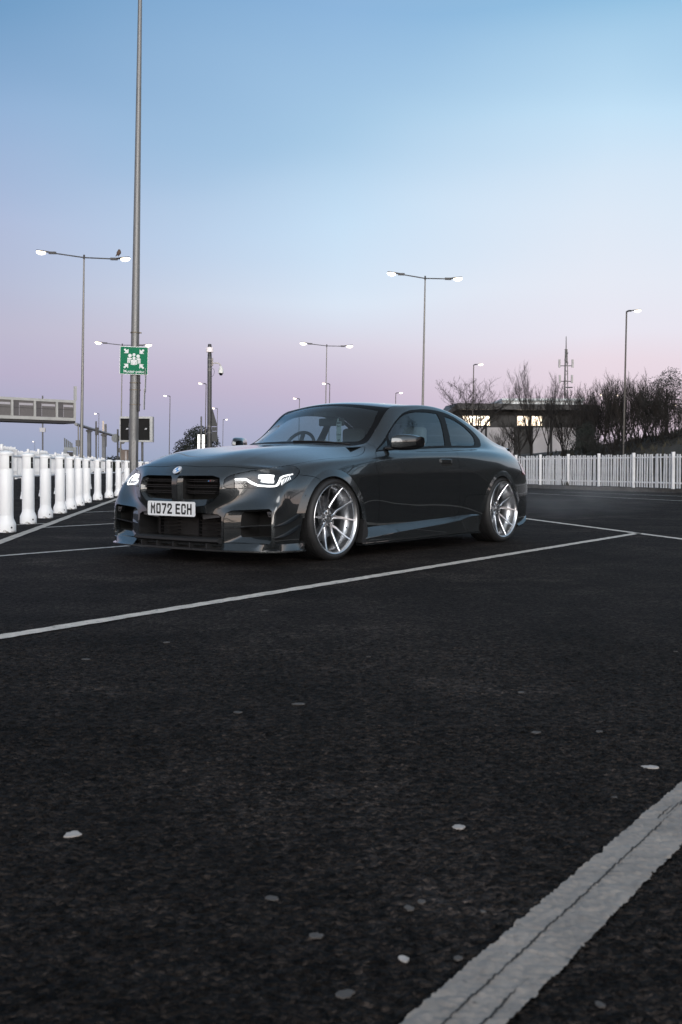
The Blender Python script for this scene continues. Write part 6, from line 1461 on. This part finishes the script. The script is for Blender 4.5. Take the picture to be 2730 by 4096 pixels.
# ---- wheels
def tyre_tread_mat():
    return RUBBER
def make_wheel(front=True):
    e = empty('wheel'); e.parent = CAR
    rr, hw = .3285, .132                                # tyre radius and half width; +Z of the wheel points outwards
    prof = [(.262, -.125), (.285, -.140), (.310, -.141), (.322, -.134), (rr - .002, -.118), (rr, -.10)]
    for gz_ in (-.062, -.022, .022, .062): prof += [(rr, gz_ - .005), (rr - .007, gz_ - .0045), (rr - .007, gz_ + .0045), (rr, gz_ + .005)]
    prof += [(rr, .10), (rr - .0025, .112), (rr - .008, .124), (.313, .133), (.300, .138), (.2995, .1395), (.297, .1395), (.2965, .138), (.290, .1375), (.2825, .134), (.2785, .128), (.262, .12)]
    MB().lathe(prof, 72).build('tyre', RUBBER, e, angle=50)
    tb = MB()
    for k in range(72):
        a = 2 * math.pi * k / 72
        for z0, z1, sh in ((.066, .106, .02), (-.106, -.066, -.02)):
            for t in range(1):
                p = [(math.cos(a) * r_, math.sin(a) * r_, z) for r_, z in ((rr - .003, z0), (rr + .0012, z0))]
                q_ = [(math.cos(a + sh) * r_, math.sin(a + sh) * r_, z) for r_, z in ((rr - .003, z1), (rr + .0012, z1))]
                c_, s_ = math.cos(a + .012), math.sin(a + .012); 
                tb.add([p[0], p[1], q_[1], q_[0]] + [(x * math.cos(.05) - y * math.sin(.05), x * math.sin(.05) + y * math.cos(.05), z) for x, y, z in (p[0], p[1], q_[1], q_[0])], [(0, 1, 2, 3), (7, 6, 5, 4), (1, 5, 6, 2), (0, 3, 7, 4), (0, 4, 5, 1), (3, 2, 6, 7)])
    o = tb.build('tread_block', RUBBER, e); o['kind'] = 'stuff'
    # rim: flange, stepped barrel
    rim = MB().lathe([(.264, .128), (.2790, .1315), (.2795, .1345), (.2775, .1365), (.2735, .1350), (.2695, .1290), (.2640, .1230), (.2615, .085), (.2600, .055), (.2520, .045), (.2450, .030), (.2410, -.02), (.2400, -.115), (.2700, -.128), (.274, -.12), (.262, -.11), (.262, .11)], 96)
    rim.build('rim', ALU, e, angle=40)
    # spokes: five forked pairs
    def bar(path, wd, dp, sc=1):
        """path of (r, angle, z of face); section tapering towards the back"""
        V = []; F = []; n = len(path); P = [Vector((r_ * math.cos(a), r_ * math.sin(a), z)) for r_, a, z in path]
        for i, p in enumerate(P):
            d = P[min(i + 1, n - 1)] - P[max(i - 1, 0)]; d.z = 0; d.normalize(); a = Vector((-d.y, d.x, 0)); w_, h_ = wd[i], dp[i]
            V += [p + a * w_ * .28, p - a * w_ * .28, p - a * w_ * .5 + Vector((0, 0, -.005)), p - a * w_ * .36 + Vector((0, 0, -h_)), p + a * w_ * .36 + Vector((0, 0, -h_)), p + a * w_ * .5 + Vector((0, 0, -.005))]
        for i in range(n - 1):
            for k in range(6): F.append((i * 6 + k, i * 6 + (k + 1) % 6, (i + 1) * 6 + (k + 1) % 6, (i + 1) * 6 + k))
        F += [tuple(range(6)), tuple(range(6 * n - 6, 6 * n))]
        return V, F
    hub = .052
    for k in range(5):
        a = 2 * math.pi * k / 5 + R(90 - 7)
        for sg in (-1, 1):
            if sg < 0: path = [(.030, a, hub + .004), (.075, a - R(2), hub + .006), (.118, a - R(10), hub + .014), (.190, a - R(14.5), hub + .040), (.240, a - R(17), hub + .062), (.2685, a - R(18), hub + .077)]
            else: path = [(.030, a, hub + .004), (.075, a + R(4), hub + .006), (.112, a + R(16), hub + .014), (.190, a + R(17), hub + .040), (.240, a + R(17.6), hub + .062), (.2685, a + R(18), hub + .077)]
            V, F = bar(path, [.034, .030, .022, .0165, .0135, .012], [.045, .045, .042, .040, .034, .020])
            MB().add(V, F).build('spoke', ALU, e, angle=25)
    MB().lathe([(0, hub + .004), (.050, hub + .003), (.066, hub - .004), (.070, hub - .02), (.066, hub - .05), (0, hub - .05)], 40).build('hub', ALU, e, angle=35)
    cap = MB().lathe([(0, hub + .011), (.027, hub + .011), (.029, hub + .0125), (.0325, hub + .0125), (.034, hub + .010), (.034, hub)], 32).build('centre_cap', mat('cap_grey', (.22, .23, .24), .25, .8), e, angle=35)
    mb = MB(); mb.box(-.012, .012, .006, .009, hub + .0112, hub + .0125).box(-.002, .002, -.014, .012, hub + .0112, hub + .0125).box(.006, .009, -.012, .004, hub + .0112, hub + .0125); mb.build('cap_mark', ALU, e)
    for k in range(5):
        a = 2 * math.pi * k / 5 + R(90 - 7 + 36); M_ = Matrix.Translation((.052 * math.cos(a), .052 * math.sin(a), hub - .012))
        MB().lathe([(.0125, .0), (.0125, .018), (.010, .021), (.006, .021), (.006, .008), (0, .008)], 12, M_).build('wheel_bolt', DALU, e, angle=35)
    a = R(-22); MB().tube([(.249 * math.cos(a), .249 * math.sin(a), .062), (.222 * math.cos(a), .222 * math.sin(a), .072)], .0045, 8).build('valve', MBLACK, e)
    # brake disc and caliper
    MB().lathe([(.08, -.03), (.185, -.03), (.187, -.045), (.187, -.055), (.185, -.07), (.08, -.07)], 48).build('brake_disc', noisy(mat('disc', (.12, .12, .125), .38, .9), 40, .2, .1), e, angle=35)
    MB().lathe([(.0, -.012), (.082, -.015), (.086, -.04), (.082, -.06)], 32).build('disc_bell', DALU, e, angle=35)
    mb = MB(); n = 8; V = []; F = []
    for k in range(n + 1):
        a = R(158) + R(64) * k / n
        for r_, z in ((.125, -.002), (.195, .0), (.205, -.02), (.205, -.085), (.125, -.085)): V.append((r_ * math.cos(a), r_ * math.sin(a), z))
    for k in range(n):
        for j in range(5): F.append((k * 5 + j, k * 5 + (j + 1) % 5, (k + 1) * 5 + (j + 1) % 5, (k + 1) * 5 + j))
    F += [tuple(range(5)), tuple(range(5 * n, 5 * n + 5))]
    mb.add(V, F).build('brake_caliper', mat('caliper', (.09, .095, .10), .35, .5), e, angle=30)
    return e
w0 = make_wheel()
def set_wheel(e, s_, y, left, rot=0, steer=0, camber=0):
    # wheel +Z axis -> outwards
    M_ = Matrix.Translation((s_, -y if left else y, .3275)) @ Matrix.Rotation(R(steer), 4, 'Z') @ Matrix.Rotation(R(90 if left else -90) , 4, 'X') @ Matrix.Rotation(R(rot), 4, 'Z')
    e.matrix_local = M_
cols_ = [(0, .790, True, 2, 0), (2.747, .792, True, 2, 0), (0, .790, False, 20, 0), (2.747, .792, False, 50, 0)]
ws = [w0] + [dup_tree(w0, CAR) for _ in range(3)]
for e, (s_, y, l_, r_, st_) in zip(ws, cols_): set_wheel(e, s_, y, l_, r_, st_)

# ---- door mirrors
def mirror_cap():
    # closed shell: sections across y from the stalk to the tip, each a rounded quad in (s, z)
    secs = [(.895, .79, .90, .900, .985), (.92, .775, .93, .888, 1.006), (.955, .80, 1.00, .882, 1.018), (.99, .845, 1.055, .886, 1.018), (1.02, .90, 1.09, .895, 1.010), (1.040, .97, 1.105, .915, .998)]
    V = []; F = []; n = 14
    for y, s0, s1, z0, z1 in secs:
        cx, cz, a, b = (s0 + s1) / 2, (z0 + z1) / 2, (s1 - s0) / 2, (z1 - z0) / 2
        for k in range(n):
            t = 2 * math.pi * k / n; c, s_ = math.cos(t), math.sin(t); e = .55
            V.append(S3(cx + a * math.copysign(abs(c) ** e, c), y, cz + b * math.copysign(abs(s_) ** e, s_)))
    for i in range(len(secs) - 1):
        for k in range(n): F.append((i * n + k, i * n + (k + 1) % n, (i + 1) * n + (k + 1) % n, (i + 1) * n + k))
    F += [tuple(range(n)), tuple(range(len(V) - n, len(V)))]
    return V, F, n, len(secs)
V, F, n_, m_ = mirror_cap()
ms = mirrored('wing_mirror', V, F, GBLACK, True, CAR, 40)
# painted upper shell of the mirror: slightly larger skin over the top front
V2 = []; F2 = []
for i in range(m_):
    ctr = sum((Vector(V[i * n_ + k]) for k in range(n_)), Vector()) / n_
    for k in (-1, 0, 1, 2, 3, 4, 5, 6, 7, 8): V2.append(ctr + (Vector(V[i * n_ + k % n_]) - ctr) * 1.035 + Vector((0, 0, .002)))
V2 = [v for v in V2]
for i in range(m_ - 1):
    for k in range(9): F2.append((i * 10 + k, i * 10 + k + 1, (i + 1) * 10 + k + 1, (i + 1) * 10 + k))
for v in V2: pass
for sh, sg in zip(mirrored('mirror_cap', [tuple(v) for v in V2], F2, PAINT, True, CAR, 40), (1, -1)): pass
mb = MB().tube([S3(.86, .80, .900), S3(.87, .86, .905), S3(.88, .93, .915)], [.022, .020, .022], 10); left_mb(mb, 'mirror_stalk', GBLACK, True, 40)
mb = MB(); mb.add([S3(.715, .812, .880), S3(.90, .800, .900), S3(.965, .742, .985), S3(.90, .765, .955)], [(0, 1, 2, 3)]); left_mb(mb, 'mirror_triangle', GBLACK)

# ---- door handles
mb = MB(); V = []; F = []
for s_, pr, h_ in ((1.592, .003, .020), (1.60, .014, .0235), (1.64, .020, .0245), (1.73, .021, .024), (1.775, .016, .022), (1.789, .004, .018)):
    zc = .795 - (s_ - 1.6) * .01; y_ = on_skin_side(s_, zc)
    V += [S3(s_, y_ - .004, zc + h_), S3(s_, y_ + pr, zc + h_ * .7), S3(s_, y_ + pr, zc - h_ * .55), S3(s_, y_ - .004, zc - h_)]
for i in range(5):
    for k in range(4): F.append((i * 4 + k, i * 4 + (k + 1) % 4, (i + 1) * 4 + (k + 1) % 4, (i + 1) * 4 + k))
F += [(0, 1, 2, 3), (20, 21, 22, 23)]
mirrored('door_handle', V, F, PAINT, True, CAR, 35)
mb = MB(); V = []
for s_, z_ in ((1.605, .773), (1.785, .772), (1.775, .758), (1.70, .752), (1.62, .758)): V.append(S3(s_, on_skin_side(s_, z_) + .0015, z_))
mb.add(V, [(0, 1, 2, 3, 4)]); left_mb(mb, 'handle_shade', VOID)  # flat black patch on the skin, painted shade for the hollow under the handle

# ---- boot spoiler, rear lamps, rear diffuser edge, shark fin
V = []; F = []
for y in np.linspace(-.66, .66, 23):
    k = abs(y) / .66; x = 3.50 - .16 * k ** 2.2; z = .972 - .045 * k ** 2.5
    V += [(x - .13, -y, z - .012), (x - .02, -y, z + .014), (x + .015, -y, z + .012), (x + .012, -y, z - .012), (x - .10, -y, z - .05)]
for i in range(22):
    for k in range(5): F.append((i * 5 + k, i * 5 + (k + 1) % 5, (i + 1) * 5 + (k + 1) % 5, (i + 1) * 5 + k))
F += [tuple(range(5)), tuple(range(110, 115))]
o = link('boot_spoiler', mesh('boot_spoiler', V, F), GBLACK, CAR, True); o.data.set_sharp_from_angle(angle=R(35))
V = []; F = []; k = 0
for s_ in (3.19, 3.24, 3.29, 3.335, 3.375):
    for z_ in (.80, .77, .735, .70, .67):
        zz = z_ - (s_ - 3.2) * .05; y_ = on_skin_side(s_, zz); V.append(S3(s_, y_ + .005, zz))
for i in range(4):
    for j in range(4): F.append((i * 5 + j, i * 5 + j + 1, (i + 1) * 5 + j + 1, (i + 1) * 5 + j))
mirrored('tail_lamp', V, F, mat('tail_red', (.12, .008, .008), .08, 0, Coat_Weight=1), True)
V = []; F = []
for s_, y0, z0, y1, z1 in ((3.02, .90, .185, .945, .150), (3.12, .895, .20, .94, .165), (3.22, .87, .225, .92, .195), (3.32, .83, .26, .87, .235), (3.42, .77, .27, .80, .25)):
    V += [S3(s_, y0, z0), S3(s_, y1, z1), S3(s_, y1, z1 - .01), S3(s_, y0 - .02, z0 - .04)]
for i in range(4):
    for k in range(4): F.append((i * 4 + k, i * 4 + (k + 1) % 4, (i + 1) * 4 + (k + 1) % 4, (i + 1) * 4 + k))
F += [(0, 1, 2, 3), (16, 17, 18, 19)]
mirrored('rear_corner_blade', V, F, PAINT, True, CAR, 35)

# ---- cabin
FAB = INTR
mb = MB(); V = []; F = []
for y in np.linspace(-.70, .70, 9):
    V += [(.50, y, .905), (.80, y, .915), (.93, y, .905), (.985, y, .86), (.96, y, .70), (.9, y, .45)]
for i in range(8):
    for k in range(5): F.append((i * 6 + k, i * 6 + k + 1, (i + 1) * 6 + k + 1, (i + 1) * 6 + k))
o = link('dashboard', mesh('dashboard', V, F), FAB, CAR, True)
for y in (.37, -.37):                                   # mesh y: +.37 is the driver's (right-hand) side
    st_ = empty('front_seat'); st_.parent = CAR; st_.location = (1.62, y, .40)
    MB().box(-.24, .24, -.25, .25, -.08, .06).build('seat_cushion', FAB, st_, bevel=.03, smooth=True)
    def shell(w_, z0, z1, x0, x1, th, nm):
        V = []; F = []; n = 9
        for i in range(7):
            t = i / 6; z = z0 + (z1 - z0) * t; x = x0 + (x1 - x0) * t; ww = w_ * (1 - .32 * t ** 3)
            for j in range(n):
                u = -1 + 2 * j / (n - 1); V.append((x - .05 * abs(u) ** 3, u * ww, z - .03 * u * u * t))
        for i in range(6):
            for j in range(n - 1): F.append((i * n + j, i * n + j + 1, (i + 1) * n + j + 1, (i + 1) * n + j))
        me = mesh(nm, V, F); o_ = link(nm, me, FAB, st_, True); sd = o_.modifiers.new('t', 'SOLIDIFY'); sd.thickness = th; return o_
    shell(.27, .02, .56, .20, .36, .10, 'seat_back')
    MB().box(.30, .40, -.12, .12, .56, .73).build('headrest', mat('seat_trim', (.16, .165, .17), .6), st_, bevel=.035, smooth=True)
MB().box(2.15, 2.4, -.55, .55, .40, .58).box(2.38, 2.5, -.55, .55, .5, .98).build('rear_bench', FAB, CAR, bevel=.03)
MB().box(2.45, 3.0, -.62, .62, .94, .955).build('parcel_shelf', FAB, CAR)
M_ = Matrix.Translation((1.10, .37, .905)) @ Matrix.Rotation(R(-66), 4, 'Y')
V = []; F = []; n, m = 40, 10
for i in range(n):
    a = 2 * math.pi * i / n
    for j in range(m):
        b = 2 * math.pi * j / m; r_ = .178 + .0155 * math.cos(b); V.append(M_ @ Vector((r_ * math.cos(a), r_ * math.sin(a), .0155 * math.sin(b))))
for i in range(n):
    for j in range(m): F.append((i * m + j, i * m + (j + 1) % m, ((i + 1) % n) * m + (j + 1) % m, ((i + 1) % n) * m + j))
sw = link('steering_wheel', mesh('steering_wheel', V, F), FAB, CAR, True)
mb = MB(); mb.box(-.05, .05, -.05, .05, -.02, .02, M_).box(-.02, .02, -.17, .17, -.008, .008, M_).box(.0, .17, -.02, .02, -.008, .008, M_); mb.build('wheel_spokes', FAB, sw)
# rear-view mirror, its shroud at the glass, and the hanging tag
mb = MB().box(-.012, .012, -.135, .135, -.036, .036, Matrix.Translation((1.13, .0, 1.155)) @ Matrix.Rotation(R(8), 4, 'Z')); mb.build('rear_view_mirror', INTR, CAR, bevel=.012)
MB().box(.96, 1.10, -.07, .07, 1.205, 1.235, None).tube([(1.08, 0, 1.22), (1.12, 0, 1.17)], .014, 8).build('mirror_shroud', INTR, CAR)
TG = Matrix.Translation((1.09, -.115, 1.07)) @ Matrix.Rotation(R(-23), 4, 'Z')
tagm = MB().box(-.001, .001, -.044, .044, -.108, .085, TG).build('hanging_tag', mat('tag_paper', (.62, .68, .68), .6), CAR)
FT_ = TG @ Matrix(((0, 0, -1, -.0018), (-1, 0, 0, 0), (0, 1, 0, 0), (0, 0, 0, 1)))
TI = mat('tag_ink', (.04, .05, .07), .6)
flat_text('tag_writing', 'Flexi+', .026, FT_ @ Matrix.Translation((0, .045, 0)), TI, tagm)
flat_text('tag_writing', 'UK 28 FEB', .018, FT_ @ Matrix.Translation((0, -.035, 0)), TI, tagm)
flat_text('tag_writing', '- - - - -', .012, FT_ @ Matrix.Translation((0, -.060, 0)), TI, tagm)
MB().box(-.0018, -.001, -.02, .02, -.09, -.078, TG).box(-.0018, -.001, -.035, .035, .066, .080, TG).build('tag_print', TI, tagm)
MB().tube([TG @ Vector((0, .02, .083)), (1.11, -.09, 1.185)], .004, 6).build('tag_loop', mat('tag_loop', (.5, .55, .55), .6), tagm)
# wipers and the dark frit at the foot of the screen
for y0, y1 in ((-.60, -.05),):
    pts = []
    for k in range(7):
        y = y0 + (y1 - y0) * k / 6; h_ = BBVH.ray_cast(Vector((.515 + .10 * (y / .6) ** 2, y, 1.6)), Vector((0, 0, -1))); pts.append(h_[0] + Vector((0, 0, .005)))
    MB().tube(pts, .006, 6).build('wiper', MBLACK, CAR)
# roof lining
V = []; F = []
for i_, s_ in enumerate((1.16, 1.4, 1.8, 2.2, 2.5)):
    for y in np.linspace(-.56, .56, 7):
        h_ = BBVH.ray_cast(Vector((s_, y, 2)), Vector((0, 0, -1))); V.append(h_[0] - Vector((0, 0, .05)))
for i_ in range(4):
    for j in range(6): F.append((i_ * 7 + j, i_ * 7 + j + 1, (i_ + 1) * 7 + j + 1, (i_ + 1) * 7 + j))
link('roof_lining', mesh('roof_lining', V, F), INTR, CAR, True)


# ---- thin exhaust drift behind the car
def smoke():
    bmx = bmesh.new(); bmesh.ops.create_icosphere(bmx, subdivisions=3, radius=1)
    for v in bmx.verts: v.co *= 1 + .18 * noise.noise(v.co * 2)
    me = bpy.data.meshes.new('exhaust_smoke'); bmx.to_mesh(me); bmx.free()
    m = bpy.data.materials.new('smoke'); m.use_nodes = True; t = m.node_tree; t.nodes.clear(); n = t.nodes
    o_ = n.new('ShaderNodeOutputMaterial'); v = n.new('ShaderNodeVolumePrincipled'); v.inputs['Color'].default_value = (.8, .8, .8, 1); v.inputs['Anisotropy'].default_value = .2
    tcn = n.new('ShaderNodeTexCoord'); no = n.new('ShaderNodeTexNoise'); no.inputs['Scale'].default_value = 1.8; no.inputs['Detail'].default_value = 3
    ln_ = n.new('ShaderNodeVectorMath'); ln_.operation = 'LENGTH'; t.links.new(tcn.outputs['Object'], ln_.inputs[0]); t.links.new(tcn.outputs['Object'], no.inputs[0])
    a = n.new('ShaderNodeMapRange'); a.inputs[1].default_value = .15; a.inputs[2].default_value = .95; a.inputs[3].default_value = 1; a.inputs[4].default_value = 0; a.interpolation_type = 'SMOOTHERSTEP'; t.links.new(ln_.outputs['Value'], a.inputs[0])
    b = n.new('ShaderNodeMapRange'); b.inputs[1].default_value = .38; b.inputs[2].default_value = .68; t.links.new(no.outputs[0], b.inputs[0])
    c = n.new('ShaderNodeMath'); c.operation = 'MULTIPLY'; t.links.new(a.outputs[0], c.inputs[0]); t.links.new(b.outputs[0], c.inputs[1])
    d = n.new('ShaderNodeMath'); d.operation = 'MULTIPLY'; d.inputs[1].default_value = .38; t.links.new(c.outputs[0], d.inputs[0]); t.links.new(d.outputs[0], v.inputs['Density']); t.links.new(v.outputs[0], o_.inputs['Volume'])
    o = link('exhaust_smoke', me, m); o.location = (3.1, 13.9, .36); o.scale = (1.5, .9, .42)
    tag(o, 'faint grey exhaust smoke drifting behind the rear of the car', 'smoke', kind='stuff')
smoke()
SC.cycles.volume_step_rate = 2
